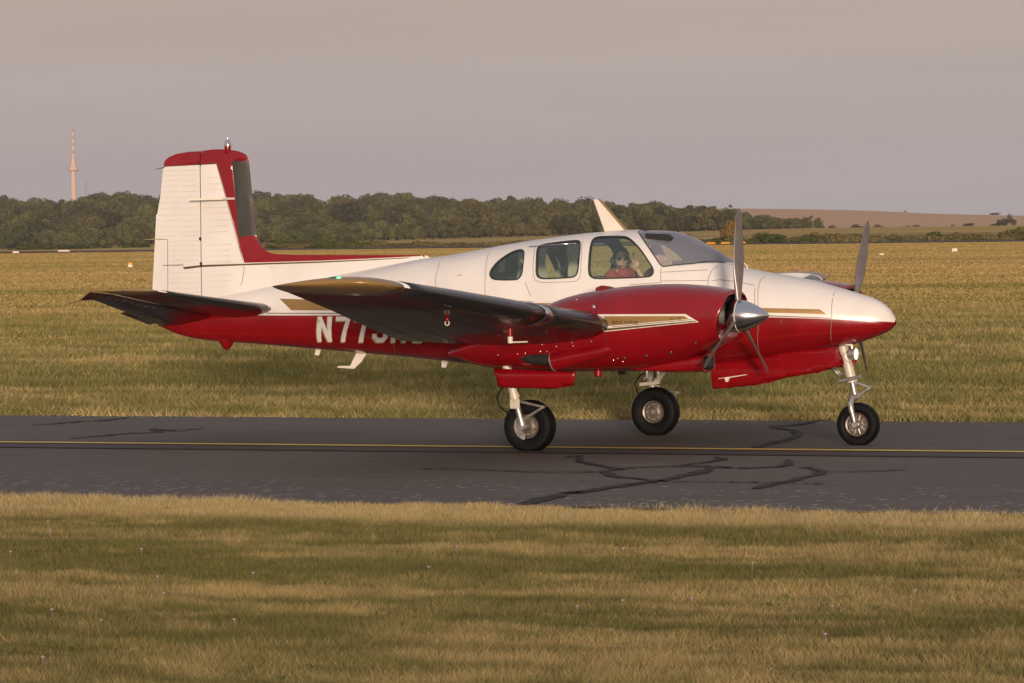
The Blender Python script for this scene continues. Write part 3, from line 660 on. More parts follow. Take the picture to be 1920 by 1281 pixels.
# a bird far off in the sky
BIRD = mat('bird', (.05, .045, .045), .8)
for i, (px_, py_) in enumerate(((201, 264), (921, 286))):
    mb = MB(); s_ = .11; mb.ell((0, 0, 0), (s_, s_ * .3, s_ * .3), 8, 6)
    for sg in (-1, 1): mb.add([(s_ * .3, 0, .02), (-s_ * .4, 0, .02), (-s_ * .5, sg * s_ * 1.6, s_ * .8), (0, sg * s_ * 1.6, s_ * .85)], [(0, 1, 2, 3)])
    o = mb.build('bird', BIRD); o.location = CAM + ray(px_, py_) / CF * 700; tag(o, ('tiny dark bird in the sky left of the fin', 'tiny dark bird in the middle of the sky')[i], 'bird')

# the evening haze over the land
HZ = bpy.data.materials.new('haze'); HZ.use_nodes = True; n_ = HZ.node_tree; n_.nodes.clear()
o_ = n_.nodes.new('ShaderNodeOutputMaterial'); v_ = n_.nodes.new('ShaderNodeVolumePrincipled'); v_.inputs['Color'].default_value = (.93, .86, .88, 1); v_.inputs['Density'].default_value = 6e-5; v_.inputs['Anisotropy'].default_value = .2
n_.links.new(v_.outputs[0], o_.inputs['Volume'])
mb = MB(); c_ = xy(0, 3650); mb.box((0, 0, 0), (14500, 8200, 175)); o = mb.build('haze', HZ, None, False); o.location = (c_[0], c_[1], 75); o.rotation_euler.z = -YAW; tag(o, kind='stuff')
# ================================================================== THE AEROPLANE
AC = empty('airplane', (0, 0, 0))
tag(AC, 'twin engined propeller airplane with white top, red belly and gold stripes taxiing on the asphalt', 'airplane')
FT = ip([(3.617, 1.372), (3.60, 1.43), (3.507, 1.548), (3.371, 1.631), (3.185, 1.692), (2.917, 1.768), (2.685, 1.832), (2.433, 1.881), (2.212, 1.919), (2.022, 1.953), (1.80, 2.0), (1.704, 2.061), (1.608, 2.122), (1.481, 2.198), (1.321, 2.281), (1.161, 2.361), (1.0, 2.410), (.85, 2.424), (.6, 2.43), (.3, 2.425), (.145, 2.412), (-.111, 2.393), (-.409, 2.36), (-.742, 2.321), (-1.137, 2.264), (-1.61, 2.188), (-1.82, 2.156), (-2.113, 2.125), (-2.6, 2.045), (-3.334, 1.925), (-4.183, 1.81), (-4.943, 1.70), (-5.62, 1.60)])
FB = ip([(3.617, 1.36), (3.60, 1.325), (3.554, 1.285), (3.429, 1.225), (3.273, 1.17), (3.117, 1.122), (2.897, 1.08), (2.5, 1.02), (1.928, .945), (1.595, .90), (.884, .83), (-.098, .815), (-.8, .84), (-1.565, .905), (-2.2, .97), (-3.069, 1.039), (-3.485, 1.072), (-4.327, 1.136), (-4.617, 1.155), (-4.98, 1.18), (-5.337, 1.243), (-5.62, 1.35)])
FW = ip([(3.617, .004), (3.60, .062), (3.55, .115), (3.429, .185), (3.2, .275), (2.9, .37), (2.5, .465), (2.1, .54), (1.7, .60), (1.2, .655), (.6, .68), (0, .68), (-.6, .665), (-1.2, .625), (-2., .52), (-3, .375), (-4, .245), (-5, .12), (-5.62, .045)])
FM = ip([(3.617, 1.366), (3.3, 1.39), (2.6, 1.43), (1.8, 1.47), (.8, 1.50), (-1, 1.50), (-2.2, 1.49), (-3.5, 1.45), (-5, 1.42), (-5.62, 1.47)])
NU = lambda x: 2.0 + .25 * smooth(1.9, .9, x) * 1.0 - .15 * smooth(-1.5, -4, x)
NL = lambda x: 2.15 + .35 * smooth(3, 1.5, x) * 1.0
def sm2(a, b, x): return smooth(a, b, x)
def fus_y(x, z):
    """half-width of the fuselage at (x, z)"""
    x = np.asarray(x, float); z = np.asarray(z, float); t, bo, wd, m_ = FT(x), FB(x), FW(x), FM(x)
    q = np.where(z > m_, (z - m_) / (t - m_), (m_ - z) / (m_ - bo)); n = np.where(z > m_, NUf(x), NLf(x)); q = np.clip(q, 0, 1)
    return wd * (1 - q ** n) ** (1 / n)
def NUf(x): return 2.05 + .50 * (1 - smooth(.9, 1.9, x)) * smooth(-4, -1.5, x)
def NLf(x): return 2.15 + .35 * (1 - smooth(1.5, 3., x)) * smooth(-5, -3, x)
def fus_th(x, th, off=0.):
    x = np.asarray(x, float); th = np.asarray(th, float); t, bo, wd, m_ = FT(x) - off, FB(x) + off, np.maximum(FW(x) - off, .002), FM(x)
    c = np.cos(th); s = np.clip(np.sin(th), 0, 1); n = np.where(c > 0, NUf(x), NLf(x))
    z = np.where(c > 0, m_ + (t - m_) * np.abs(c) ** (2 / n), m_ - (m_ - bo) * np.abs(c) ** (2 / n))
    return np.stack([x, -wd * s ** (2 / n), z], -1)
def xz2th(x, z):
    t, bo, m_ = FT(x), FB(x), FM(x); up = z > m_
    q = np.clip(np.where(up, (z - m_) / (t - m_), (m_ - z) / (m_ - bo)), 0, 1); n = np.where(up, NUf(x), NLf(x))
    a = np.arccos(q ** (n / 2)); return np.where(up, a, PI - a)
def fxz(px, py, yf=None, y0=-.6, off=0.):
    """pixel of the photograph -> (x, z) on a side surface given by yf(x, z)"""
    yf = yf or (lambda x, z: -fus_y(x, z)); y = y0
    for _ in range(14):
        q = un(px, py, 1, y); y = .5 * y + .5 * float(yf(q[0], q[2]))
    q = un(px, py, 1, y); return float(q[0]), float(q[2])
def fpoly(pp, **k): return [fxz(a, b, **k) for a, b in pp]
def topth(poly): a = np.array(poly); return list(zip(a[:, 0].tolist(), xz2th(a[:, 0], a[:, 1]).tolist()))
WIN1 = rnd([(918, 517), (919, 508), (930, 493), (945, 481), (961, 471.5), (975, 467.5), (982, 469.5), (983, 478), (981, 495), (979.5, 513), (974, 522), (968, 525), (941, 525.5), (924, 524)], 1)
WIN2 = rnd([(1007, 464), (1015, 458.5), (1050, 453.5), (1080, 450.5), (1087, 452), (1088.5, 459), (1086.5, 485), (1083.5, 512), (1078, 519), (1069, 521), (1020, 523.5), (1009.5, 521), (1005, 514), (1005.5, 490)], 1)
WIN3 = rnd([(1103, 513), (1104.5, 480), (1108, 456), (1112.5, 447), (1121, 443.8), (1135, 443), (1168, 442.8), (1177, 444.8), (1186, 451.5), (1199, 464.5), (1212, 483), (1223.5, 501), (1226, 509), (1223.5, 516), (1216, 520), (1160, 522), (1117, 523), (1109, 520.5)], 1)
WS_SIDE = [(1199.5, 433.5), (1198.3, 437.5), (1203, 445), (1211.7, 458), (1224.6, 477), (1237.5, 496), (1243.5, 500.5), (1262, 498), (1300, 495), (1350, 492.3), (1374, 491.8)]
W1, W2, W3 = fpoly(WIN1), fpoly(WIN2), fpoly(WIN3)
WS = fpoly(WS_SIDE, y0=-.4)
ws_th = topth(WS); ws_th[0] = (ws_th[0][0], 0.); ws_th[-1] = (1.775, 0.); ws_th[-2] = (max(ws_th[-2][0], ws_th[-3][0] + .02), ws_th[-2][1])
ws_cut = [(ws_th[0][0], -.02)] + ws_th[1:-1] + [(1.775, .0), (1.775, -.02)]
# paint boundary red / white and stripes, in (x, z)
rl = [(1679, 604.3), (1660, 603.3), (1615, 601.3), (1560, 598.7), (1500, 596.7), (1440, 595), (1300, 593.5), (1100, 592), (850, 591.5), (600, 591.7), (495, 591.5), (388, 593), (330, 597), (301, 603)]
RLX = fpoly(rl, y0=-.4); RLZ = ip(sorted(RLX))
def band(a, b, n=60):
    """polygon between two pixel polylines on the fuselage, in (x, theta)"""
    A = fpoly(densify(a, 14, False)); B = fpoly(densify(b, 14, False)); return topth(A + B[::-1])
xs_ = np.linspace(-5.62, 3.612, 150)
redth = [(float(x), float(xz2th(np.array(x), np.array(RLZ(x))))) for x in xs_]
GB = band([(524, 560), (700, 566), (960, 567.3), (1200, 572), (1427, 577.5), (1537, 580), (1550, 590)], [(546, 582), (700, 582.7), (960, 583), (1200, 583.7), (1440, 586.5), (1520, 588.4), (1549.5, 590)])
TL = band([(499, 586.8), (700, 587), (960, 587.3), (1200, 588.5), (1442, 591.3), (1558, 596.2)], [(499, 588.4), (700, 588.6), (960, 588.9), (1200, 590.1), (1442, 593.2), (1558, 597.6)])
w1t, w2t, w3t = [topth(densify(q, .06)) for q in (W1, W2, W3)]
def fus_shell(name, off, mats, regions, loops, x0=-5.62, x1=3.612, step=.05, sy=.06, parent=None):
    out_ = [(x0, 0.)] + [(float(x), 0.) for x in np.linspace(x0, x1, 180)[1:-1]] + [(x1, 0.)] + [(x1, PI * k / 24) for k in range(1, 24)] + [(x1, PI)] + [(float(x), PI) for x in np.linspace(x1, x0, 180)[1:-1]] + [(x0, PI)] + [(x0, PI * (24 - k) / 24) for k in range(1, 24)]
    # windshield cut reaches the centre line, so it is clipped to the outline by starting just inside
    cut = [(a, max(b_, .0015)) for a, b_ in ws_cut]; cut = [c for i, c in enumerate(cut) if i == 0 or c != cut[i - 1]]
    holes = [w1t, w2t, w3t, [(a, b_ if b_ > .002 else -.05) for a, b_ in cut]]
    P, Fc, mi = sheet(out_, [w1t, w2t, w3t, cut] + loops, [], step, lambda u, v: fus_th(u, v, off), regions, holes, sy)
    return ply(name, P, Fc, mi, mats, parent, both=True)
red_poly = redth + [(3.62, 3.3), (-5.7, 3.3)]
fus = fus_shell('fuselage', 0., [WHITE, RED, GOLD, BROWN], [(red_poly, 1), (GB, 2), (TL, 3)], [GB, TL, [(a, min(b_, PI - .001)) for a, b_ in redth] + [(3.6, PI - .004), (-5.6, PI - .004)]], parent=AC)
lin = fus_shell('cabin_lining', .035, [LINER], [], [], -1.9, 1.95, .08, .1, parent=AC)
# rear cap of tail cone
mb = MB(); ring = fus_th(np.full(25, -5.62), np.linspace(0, PI, 25)); ring2 = ring.copy()[::-1][1:-1] * np.array([1, -1, 1]); rr_ = np.vstack([ring, ring2]); mb.add(list(rr_) + [(-5.66, 0, 1.48)], [(i, (i + 1) % len(rr_), len(rr_)) for i in range(len(rr_))]); mb.build('tail_cone_cap', WHITE, AC)

def surf_decal(name, poly, m, parent, yf=lambda x, z: fus_y(x, z), lift=.003, step=.05, both=False, yc=0.):
    """thin layer lying on a side surface, from a polygon in (x, z)"""
    out_ = densify(poly, step)
    P, Fc, mi = sheet(out_, [], [], step, lambda u, v: np.stack([u, yc - (yf(u, v) + lift), v], 1), [], [])
    return ply(name, P, Fc, mi, m, parent, both)
def seam(pts, wd=.006, m=LINE, parent=None, yf=lambda x, z: fus_y(x, z), lift=.002, yc=0., y0=-.6, name='panel_seam', both=True):
    yn = (lambda x, z: yc - yf(x, z))
    A = [fxz(px, py, yf=yn, y0=y0) for px, py in pts]; A = densify(A, .05, False); V = []; Fc = []
    for i, p_ in enumerate(A):
        t = np.array(A[min(i + 1, len(A) - 1)]) - np.array(A[max(i - 1, 0)]); t /= max(1e-9, np.linalg.norm(t)); nn = np.array([-t[1], t[0]]) * wd / 2
        for sg in (1, -1): q = np.array(p_) + nn * sg; V.append((q[0], yc - float(yf(q[0], q[1])) - lift, q[1]))
    for i in range(len(A) - 1): Fc.append((2 * i, 2 * i + 2, 2 * i + 3, 2 * i + 1))
    if both and yc == 0: n_ = len(V); V += [(a, -b_, c_) for a, b_, c_ in V]; Fc += [tuple(i + n_ for i in f_[::-1]) for f_ in Fc]
    return mesh(name, V, Fc, m, parent)
for s_ in ([(919, 470.6), (912.7, 489.5), (910, 515), (910, 560)], [(832.5, 481), (822.5, 500), (817.5, 517.5), (817.5, 542.5)],
           [(1094, 447), (1091, 480), (1089, 510), (1086, 523), (1078, 528), (1050, 529), (1015, 530), (1004, 526), (1000, 515), (1001, 480), (1004, 462), (1010, 455)],
           [(1239.5, 502), (1239, 529)], [(1240, 510.5), (1270, 509), (1327, 506)], [(1240, 527), (1327, 526)], [(1347, 499), (1335, 507), (1329, 520), (1327.5, 535), (1327, 550)],
           [(1422, 575), (1422, 540), (1426, 526), (1435, 518)], [(1416, 575), (1416, 540)], [(1333, 527), (1350, 524.5), (1380, 528), (1415, 535)],
           [(1561, 645), (1560, 600), (1560, 570), (1563, 553), (1567, 544)], [(463, 495), (462, 515), (458, 535)], [(910, 560), (1000, 566)], [(985, 529), (995, 556)], [(738, 592), (740, 620), (741, 660)], [(1424, 660), (1424, 600)], [(1240, 530), (1180, 534)]):
    seam(s_, parent=fus)
# windows: seal, pane (sub-parts of each window)
def window(name, poly, cx_=0):
    c_ = np.mean(np.array(poly), 0)
    for sg in (1, -1):
        out_ = densify(poly, .05)
        P, Fc, mi = sheet(out_, [], [], .07, lambda u, v: np.stack([u, -(fus_y(u, v) - .010), v], 1), [], [])
        P[:, 1] *= sg
        o = ply('window', P, Fc, mi, GLASS, AC)
        mb = MB(); A = densify(poly, .03); n_ = len(A); V = []; Fq = []
        A_ = np.array(A); ctr = A_.mean(0)
        for i in range(n_):
            t = A_[(i + 1) % n_] - A_[i - 1]; t /= np.linalg.norm(t); nn = np.array([-t[1], t[0]]); nn = nn if (A_[i] - ctr) @ nn > 0 else -nn
            for off, dep in ((.006, -.0035), (-.012, -.001), (-.012, .035)):
                q = A_[i] + nn * off; V.append((q[0], -sg * (float(fus_y(q[0], q[1])) - dep), q[1]))
        for i in range(n_):
            for k_ in range(2): a = 3 * i + k_; b_ = 3 * ((i + 1) % n_) + k_; Fq.append((a, b_, b_ + 1, a + 1))
        mb.add(V, Fq); mb.build('window_seal', RUB, o)
for nm, q in (('w', W1), ('w', W2), ('w', W3)): window('window', q)
# windshield
c_ = [(a, max(b_, 0.)) for a, b_ in ws_cut]; c_ = [q for i, q in enumerate(c_) if i == 0 or q != c_[i - 1]]
P, Fc, mi = sheet(densify(c_, .06), [], [], .06, lambda u, v: fus_th(u, v, .008), [], [], .08)
ws = ply('windshield', P, Fc, mi, WSGLASS, AC, both=True)
A = [fus_th(a, b_, 0) for a, b_ in densify(ws_th[1:-1] , .05, False)]
mb = MB(); path = [tuple(fus_th(ws_th[0][0], t, -.001)) for t in np.linspace(0, ws_th[1][1], 8)[:-1]] + [tuple(q + np.array([0, -.001, .001])) for q in A] + [tuple(fus_th(1.775, t, -.001)) for t in (.01,)]
mb.tube(path, .007, 6); mb.tube([(a, -b_, c2) for a, b_, c2 in path], .007, 6); mb.build('windshield_seal', RUB, ws)
mb = MB(); mb.prism([(.80, 2.385), (1.02, 2.375), (1.10, 2.33), (1.09, 2.30), (1.0, 2.31), (.8, 2.33)], -.40, .40); mb.build('sun_visor', DARK, AC)
V = []; Fc = []; xs2 = [1.0, 1.06, 1.15, 1.3, 1.45, 1.6, 1.72]; zt2 = [1.88, 1.97, 1.985, 1.965, 1.955, 1.955, 1.96]
for x_, z_ in zip(xs2, zt2):
    for z2 in (z_, 1.72):
        h2 = float(fus_y(x_, z2)) - .06
        for u in np.linspace(-1, 1, 9): V.append((x_, u * h2, z2 + (.02 * (1 - u * u) if z2 == z_ else 0)))
for i in range(6):
    for j in range(8): a_ = i * 18 + j; Fc += [(a_, a_ + 1, a_ + 19, a_ + 18), (a_ + 9, a_ + 27, a_ + 28, a_ + 10)]
for j in range(8): Fc.append((j, j + 9, j + 10, j + 1))
mesh('glareshield', V, Fc, SEATM, AC)
mb = MB(); mb.prism([(1.12, 1.96), (1.13, 2.075), (1.18, 2.07), (1.42, 1.985), (1.42, 1.94)], -.42, -.06); mb.build('instrument_hood', SEATM, AC)
mb = MB(); mb.box((.1, 0, 1.06), (2.7, .8, .04)); mb.build('cabin_floor', LINER, AC, sm=False)
mb = MB(); P_ = fus_th(np.full(13, 1.62), np.linspace(.0, PI, 13), .04); P_ = P_[P_[:, 2] < 1.93]; Q_ = np.vstack([P_, P_[::-1] * np.array([1, -1, 1])]); mb.add(Q_, [tuple(range(len(Q_)))]); mb.build('firewall', LINER, AC, sm=False)
P_ = fus_th(np.full(25, -1.85), np.linspace(0, PI, 25), .04); Q_ = np.vstack([P_, P_[::-1] * np.array([1, -1, 1])]); mb = MB(); mb.add(Q_, [tuple(range(len(Q_)))]); mb.build('rear_bulkhead', LINER, AC, sm=False)
def seat(x, y, hr=True, tilt=.12):
    t = MB(); rt2 = Matrix.Rotation(-tilt, 3, 'Y'); t.box((x, y, 1.36), (.46, .42, .14)); t.box((x - .26, y, 1.57), (.10, .42, .42), rt2)
    o = t.build('cabin_seat', SEATM, AC, sm=False); bv = o.modifiers.new('b', 'BEVEL'); bv.width = .04; bv.segments = 3
    if not hr: return
    h = MB(); h.ell((x - .34, y, 1.985), (.05, .12, .085), rot=Matrix.Rotation(-.35, 3, 'Y')); h.tube([(x - .31, y - .05, 1.82), (x - .335, y - .05, 1.93)], .008, 6); h.tube([(x - .31, y + .05, 1.82), (x - .335, y + .05, 1.93)], .008, 6); h.build('headrest', SEATM, o)
for x_, y_, h2 in ((.62, -.28, 0), (.50, .30, 1), (-.25, -.26, 0), (-.12, .30, 1), (-1.0, -.24, 0), (-1.0, .26, 0)): seat(x_, y_, h2)
# curtains
def curtain(pp, far=True, yo=.05):
    A = fpoly(pp); (xa, za), (xb, zb), (xc, zc), (xd, zd) = A; V = []; Fc = []; nu = 25; nv = 8
    for j in range(nv + 1):
        v = j / nv
        for i in range(nu + 1):
            u = i / nu; pinch = 1 - .35 * math.exp(-((v - .62) / .16) ** 2); uu = .5 + (u - .5) * pinch
            x_ = (xa + (xb - xa) * uu) * (1 - v) + (xd + (xc - xd) * uu) * v; z_ = (za + (zb - za) * uu) * (1 - v) + (zd + (zc - zd) * uu) * v
            V.append((x_, -float(fus_y(x_, z_)) + yo + .012 * math.sin(u * 5.5 * 2 * PI), z_))
    for j in range(nv):
        for i in range(nu): a = j * (nu + 1) + i; Fc.append((a, a + 1, a + nu + 2, a + nu + 1))
    o = mesh('curtain', V, Fc, CURT, AC)
    if far: mesh('curtain', [(a, -b_, c2) for a, b_, c2 in V], Fc, CURT, AC)
curtain([(1008, 458), (1026, 456), (1024, 522), (1006, 523)]); curtain([(1063, 453), (1087, 451), (1085, 519), (1062, 520)], False)
curtain([(972, 468), (984, 468), (981, 524), (966, 526)]); curtain([(934, 490), (945, 480), (944, 510), (930, 512)])
mb = MB(); 
for sg in (-1, 1): mb.tube([(float(fxz(1004, 462)[0]), sg * .56, fxz(1004, 462)[1]), (float(fxz(1088, 456)[0]), sg * .56, fxz(1088, 456)[1])], .006, 6)
mb.build('curtain_rail', CHROME, AC)

# lettering and shadow on the rear fuselage
GX = lambda p_: (580 + p_[0] / 8.727, 580 + p_[1] / 8.727)
def rect(x0, y0, x1, y1): return [(x0, y0), (x1, y0), (x1, y1), (x0, y1)]
GLY = {
 'N': [[(140, 120), (205, 120), (300, 345), (300, 120), (378, 120), (378, 532), (310, 532), (205, 280), (205, 532), (140, 532)]],
 '7': [[(440, 120), (645, 120), (670, 150), (670, 180), (590, 535), (520, 535), (600, 190), (440, 190)]],
 '7b': [[(735, 126), (935, 126), (960, 156), (960, 190), (885, 542), (812, 542), (890, 197), (735, 197)]],
 '3': [[(1030, 240), (1030, 190), (1085, 130), (1230, 130), (1283, 190), (1283, 300), (1262, 325), (1283, 355), (1283, 470), (1220, 540), (1100, 540), (1035, 470), (1035, 402), (1105, 402), (1105, 440), (1130, 468), (1190, 468), (1212, 445), (1212, 385), (1190, 362), (1130, 362), (1130, 300), (1185, 300), (1212, 275), (1212, 225), (1190, 200), (1125, 200), (1105, 225), (1105, 240)]],
 'A': [[(1420, 135), (1500, 135), (1588, 545), (1515, 545), (1500, 478), (1420, 478), (1405, 545), (1335, 545), (1404, 215), (1433, 410), (1484, 410), (1459, 270), (1404, 215)]],
 'G': [[(1650, 210), (1700, 140), (1840, 140), (1900, 205), (1900, 260), (1830, 260), (1830, 225), (1805, 205), (1740, 205), (1722, 235), (1722, 450), (1745, 480), (1805, 480), (1830, 450), (1830, 400), (1780, 400), (1780, 335), (1900, 335), (1900, 480), (1840, 550), (1705, 550), (1650, 480)]]}
GLY['A'] = [[(1420, 135), (1460, 135), (1460, 215), (1408, 545), (1335, 545)], [(1460, 135), (1500, 135), (1588, 545), (1515, 545), (1460, 215)], [(1432, 405), (1489, 405), (1500, 475), (1420, 475)]]
LET = mat('letter_white', (.72, .70, .65), .4); LSH = mat('letter_gold_shadow', (.34, .22, .09), .45)
for ch, pls in GLY.items():
    for sh, m_, lift, nm in (((-14, 20), LSH, .0025, 'letter_shadow'), ((0, 0), LET, .0045, 'registration_letter')):
        mb = MB()
        for pl in pls:
            poly = fpoly([GX((a + sh[0], b_ + sh[1])) for a, b_ in pl])
            P, Fc, mi = sheet(densify(poly, .05), [], [], .06, lambda u, v: np.stack([u, -(fus_y(u, v) + lift), v], 1), [], [])
            a = P[Fc]; nr = np.cross(a[:, 1] - a[:, 0], a[:, 2] - a[:, 0])
            if nr[:, 1].sum() > 0: Fc = Fc[:, ::-1]
            mb.add(P.tolist(), [tuple(int(i) for i in f_) for f_ in Fc])
        mb.build(nm, m_, fus, fix=False)

# ---------------------------------------------------------------- fin and rudder
def foil(t):     # half thickness of a thin symmetrical section, t from the leading edge
    t = np.clip(t, 0, 1); return 5 * (.2969 * np.sqrt(t) - .126 * t - .3516 * t**2 + .2843 * t**3 - .1036 * t**4)
P0 = lambda px, py: tuple(un(px, py, 1, 0.)[[0, 2]])
LEc = ip([(P0(*q)[1], P0(*q)[0]) for q in ((462, 291), (466, 302), (472.5, 364), (481, 441), (486, 455))] + [(3.42, -4.55), (2.25, -4.20), (1.6, -4.05)])
TEc = ip([(P0(*q)[1], P0(*q)[0]) for q in ((306, 312), (301, 367), (301, 368), (291, 448), (286, 542)) if q != (301, 368)] + [(3.45, -5.3), (1.4, -5.72)])
def fin_y(x, z):
    le, te = LEc(z), TEc(z); c_ = le - te; base = .085 * c_ * foil((le - x) / c_) ; return np.maximum(base, .0015) * (1 - smooth(3.30, 3.455, z) ** 2 * .85)
def fin_yb(x, z): return np.maximum(fin_y(x, z), .032 * smooth(2.19, 2.0, z) if False else fin_y(x, z))
HNG = [(378, 307), (382, 554)]
hx = ip([(P0(*q)[1], P0(*q)[0]) for q in HNG]); hxx = lambda z: P0(378, 307)[0] + (z - P0(378, 307)[1]) / (P0(382, 554)[1] - P0(378, 307)[1]) * (P0(382, 554)[0] - P0(378, 307)[0])
finout = [P0(*q) for q in ((379.5, 283), (400, 280.3), (425, 280), (445, 283), (456, 287), (462, 291), (466, 302), (469, 332), (472.5, 364), (477, 403), (481, 441), (485, 454), (491, 463), (498, 469.5), (507, 474.5), (518, 476.5), (556, 478), (680, 478.3), (797, 478.6))] + [(-2.0, 2.11), (-3.33, 1.88), (-4.18, 1.77), (-4.94, 1.66), (hxx(1.66) + .006, 1.66)] + [(hxx(z) + .006, z) for z in (2.0, 2.5, 3.0, 3.28)]
def finmap(u, v):
    y = fin_y(u, v)
    # dorsal ridge ahead of the fin: thin at the crest, blending down into the body
    dors = .014 + .075 * (1 - smooth(1.6, 2.17, v)) + np.maximum(0, fus_y(u, np.minimum(v, FT(u) - .001)) - .02) * 0
    w_ = smooth(-4.9, -3.7, u)
    y = y * (1 - w_) + dors * w_; return np.stack([u, -y, v], 1)
cream = [P0(*q) for q in ((408.7, 307.5), (379, 309), (379, 306.5), (409.8, 305))]
redreg = [P0(*q) for q in ((379, 308), (409, 306), (410, 306), (461.5, 493), (600, 489), (692, 485), (797, 480.3), (850, 478.5), (850, 465), (556, 440), (500, 440), (500, 270), (370, 270))]
trim1 = [P0(*q) for q in ((379, 310), (409, 308), (460, 495), (461, 495), (410, 306), (379, 308))]
goldr = [P0(*q) for q in ((380, 497), (461, 494.5), (600, 490.4), (692, 486.6), (765, 482.9), (765, 484.5), (692, 488.4), (600, 493), (461, 497.5), (380, 501))]
whl = [P0(*q) for q in ((461, 493), (600, 489), (692, 485), (770, 481.3), (770, 482.6), (692, 486.4), (600, 490.3), (461, 494.6))]
boot = [P0(*q) for q in ((437.5, 301.8), (475, 301.8), (490, 441), (480, 441.5), (450, 446)) ]
bootr = [P0(*q) for q in ((437.8, 302), (480, 302), (492, 437), (478, 442), (466, 442.5), (451, 446))]
def clipin(poly, out_): return poly
finmats = [WHITE, RED, BROWN, FINBOOT, CREAM]
rg = [(redreg, 1), (goldr, 2), (whl, 4), (trim1, 2), (bootr, 3)]
lns = [[P0(*q) for q in ((380.5, 307.8), (409.8, 306), (461.5, 493), (600, 489), (692, 485), (770, 481.3), (790, 480.4))], [P0(*q) for q in ((380.5, 309.6), (408.9, 308), (460, 494.6))], [P0(*q) for q in ((381, 497), (461, 494.7), (600, 490.4), (692, 486.6), (770, 482.6))], [P0(*q) for q in ((381, 501), (461, 497.6), (600, 493), (692, 488.5), (760, 484.6))],
       [P0(*q) for q in ((464, 302), (437.8, 302), (451, 446), (466, 442.5), (479.5, 441.5))]]
P, Fc, mi = sheet(densify(finout, .04), [], lns, .045, finmap, rg, [])
fin = ply('fin', P, Fc, mi, finmats, AC)
Pm = P * np.array([1, -1, 1]); f2 = ply('fin_far_side', P.copy(), Fc, mi, finmats, fin); 
for v in f2.data.vertices: v.co.y = -v.co.y
f2.data.flip_normals()
# edge strip closing fin halves along the outline
def rim(name, outl, mp, m, parent):
    A = densify(outl, .04, False); a = np.array(A); Q = mp(a[:, 0], a[:, 1]); V = []; Fc = []; n_ = len(Q)
    for q in Q: V += [tuple(q), (q[0], -q[1], q[2])]
    for i in range(n_ - 1): j = i + 1; Fc.append((2 * i, 2 * j, 2 * j + 1, 2 * i + 1))
    return mesh(name, V, Fc, m, parent, sm=False)
rim('fin_edge', finout[:19], finmap, RED, fin)
rudout = [P0(*q) for q in ((377, 283.5), (352, 285), (330, 289), (316, 295), (309, 302), (306.5, 311), (301, 367), (294.8, 402), (293, 403), (290.8, 448), (286, 542), (287, 556))] + [(hxx(P0(382, 556)[1]) - .006, P0(382, 556)[1])] + [(hxx(z) - .006, z) for z in (2.0, 2.5, 3.0, 3.28)]
def rudmap(u, v): return np.stack([u, -fin_y(u, v), v], 1)
rr1 = [P0(*q) for q in ((300, 311.8), (380, 307.8), (380, 270), (300, 270))]; rr2 = [P0(*q) for q in ((300, 313.4), (380, 309.4), (380, 307.8), (300, 311.8))]; rr3 = [P0(*q) for q in ((345, 501), (349, 505), (382, 501), (382, 497))]
P, Fc, mi = sheet(densify(rudout, .04), [rr3], [[P0(*q) for q in ((307, 311.6), (376.5, 308))], [P0(*q) for q in ((307, 313.2), (376.5, 309.6))]], .05, rudmap, [(rr1, 1), (rr2, 2), (rr3, 2)], [])
rud = ply('rudder', P, Fc, mi, finmats, AC); r2 = ply('rudder_far_side', P.copy(), Fc, mi, finmats, rud)
for v in r2.data.vertices: v.co.y = -v.co.y
r2.data.flip_normals()
rim('rudder_edge', rudout[:12], rudmap, WHITE, rud); rim('rudder_cap_edge', rudout[:6], lambda u, v: rudmap(u, v) * np.array([1, 1.02, 1]), RED, rud)
# pressed beads on the skin
Z5 = lambda a, b_: (120 + a / 2.979, 250 + b_ / 2.979)
def beads(rows, parent):
    mb = MB()
    for a, b_, y_, sl_ in rows:
        xa, za = P0(*Z5(a, y_)); xb, zb = P0(*Z5(b_, y_ - sl_))
        for sg in (-1, 1):
            V = []
            for x_, z_ in ((xa, za), (xb, zb)):
                yy = float(fin_y(x_, z_)); V += [(x_, sg * (yy - .002), z_ + .012), (x_, sg * (yy + .007), z_ + .002), (x_, sg * (yy + .0065), z_ - .003), (x_, sg * (yy - .002), z_ - .005)]
            mb.add(V, [(0, 4, 5, 1), (1, 5, 6, 2), (2, 6, 7, 3)])
    o = mb.build('pressed_beads', WHITE, parent, sm=False); return tag(o, kind='stuff')
rows = []
for i, y_ in enumerate((210, 237, 266, 297, 328, 359, 391, 423, 458, 490, 522, 553)):
    rows.append((552 - i * 2.6, 650 + i * .4, y_, 5)); rows.append((666, 746 + i * 1.2, y_ - 1, 4))
for y_ in (575, 605, 629, 657, 686, 712, 780, 812, 838, 868, 892): rows.append((598, 660, y_, 4)); rows.append((674, 762, y_ - 1, 4))
for y_ in (575,): rows.append((520, 655, y_, 4))
beads(rows, rud)
rows = [(813, 876, 250, 3), (815, 888, 285, 3), (817, 897, 318, 3)] + [(815, 928, y_, 3) for y_ in (418, 448, 488, 520, 553)] + [(818, 944, y_, 3) for y_ in (624, 656, 688, 718)] + [(822, 955, 795, 3), (822, 945, 826, 3), (822, 915, 858, 3)]
beads(rows, fin)
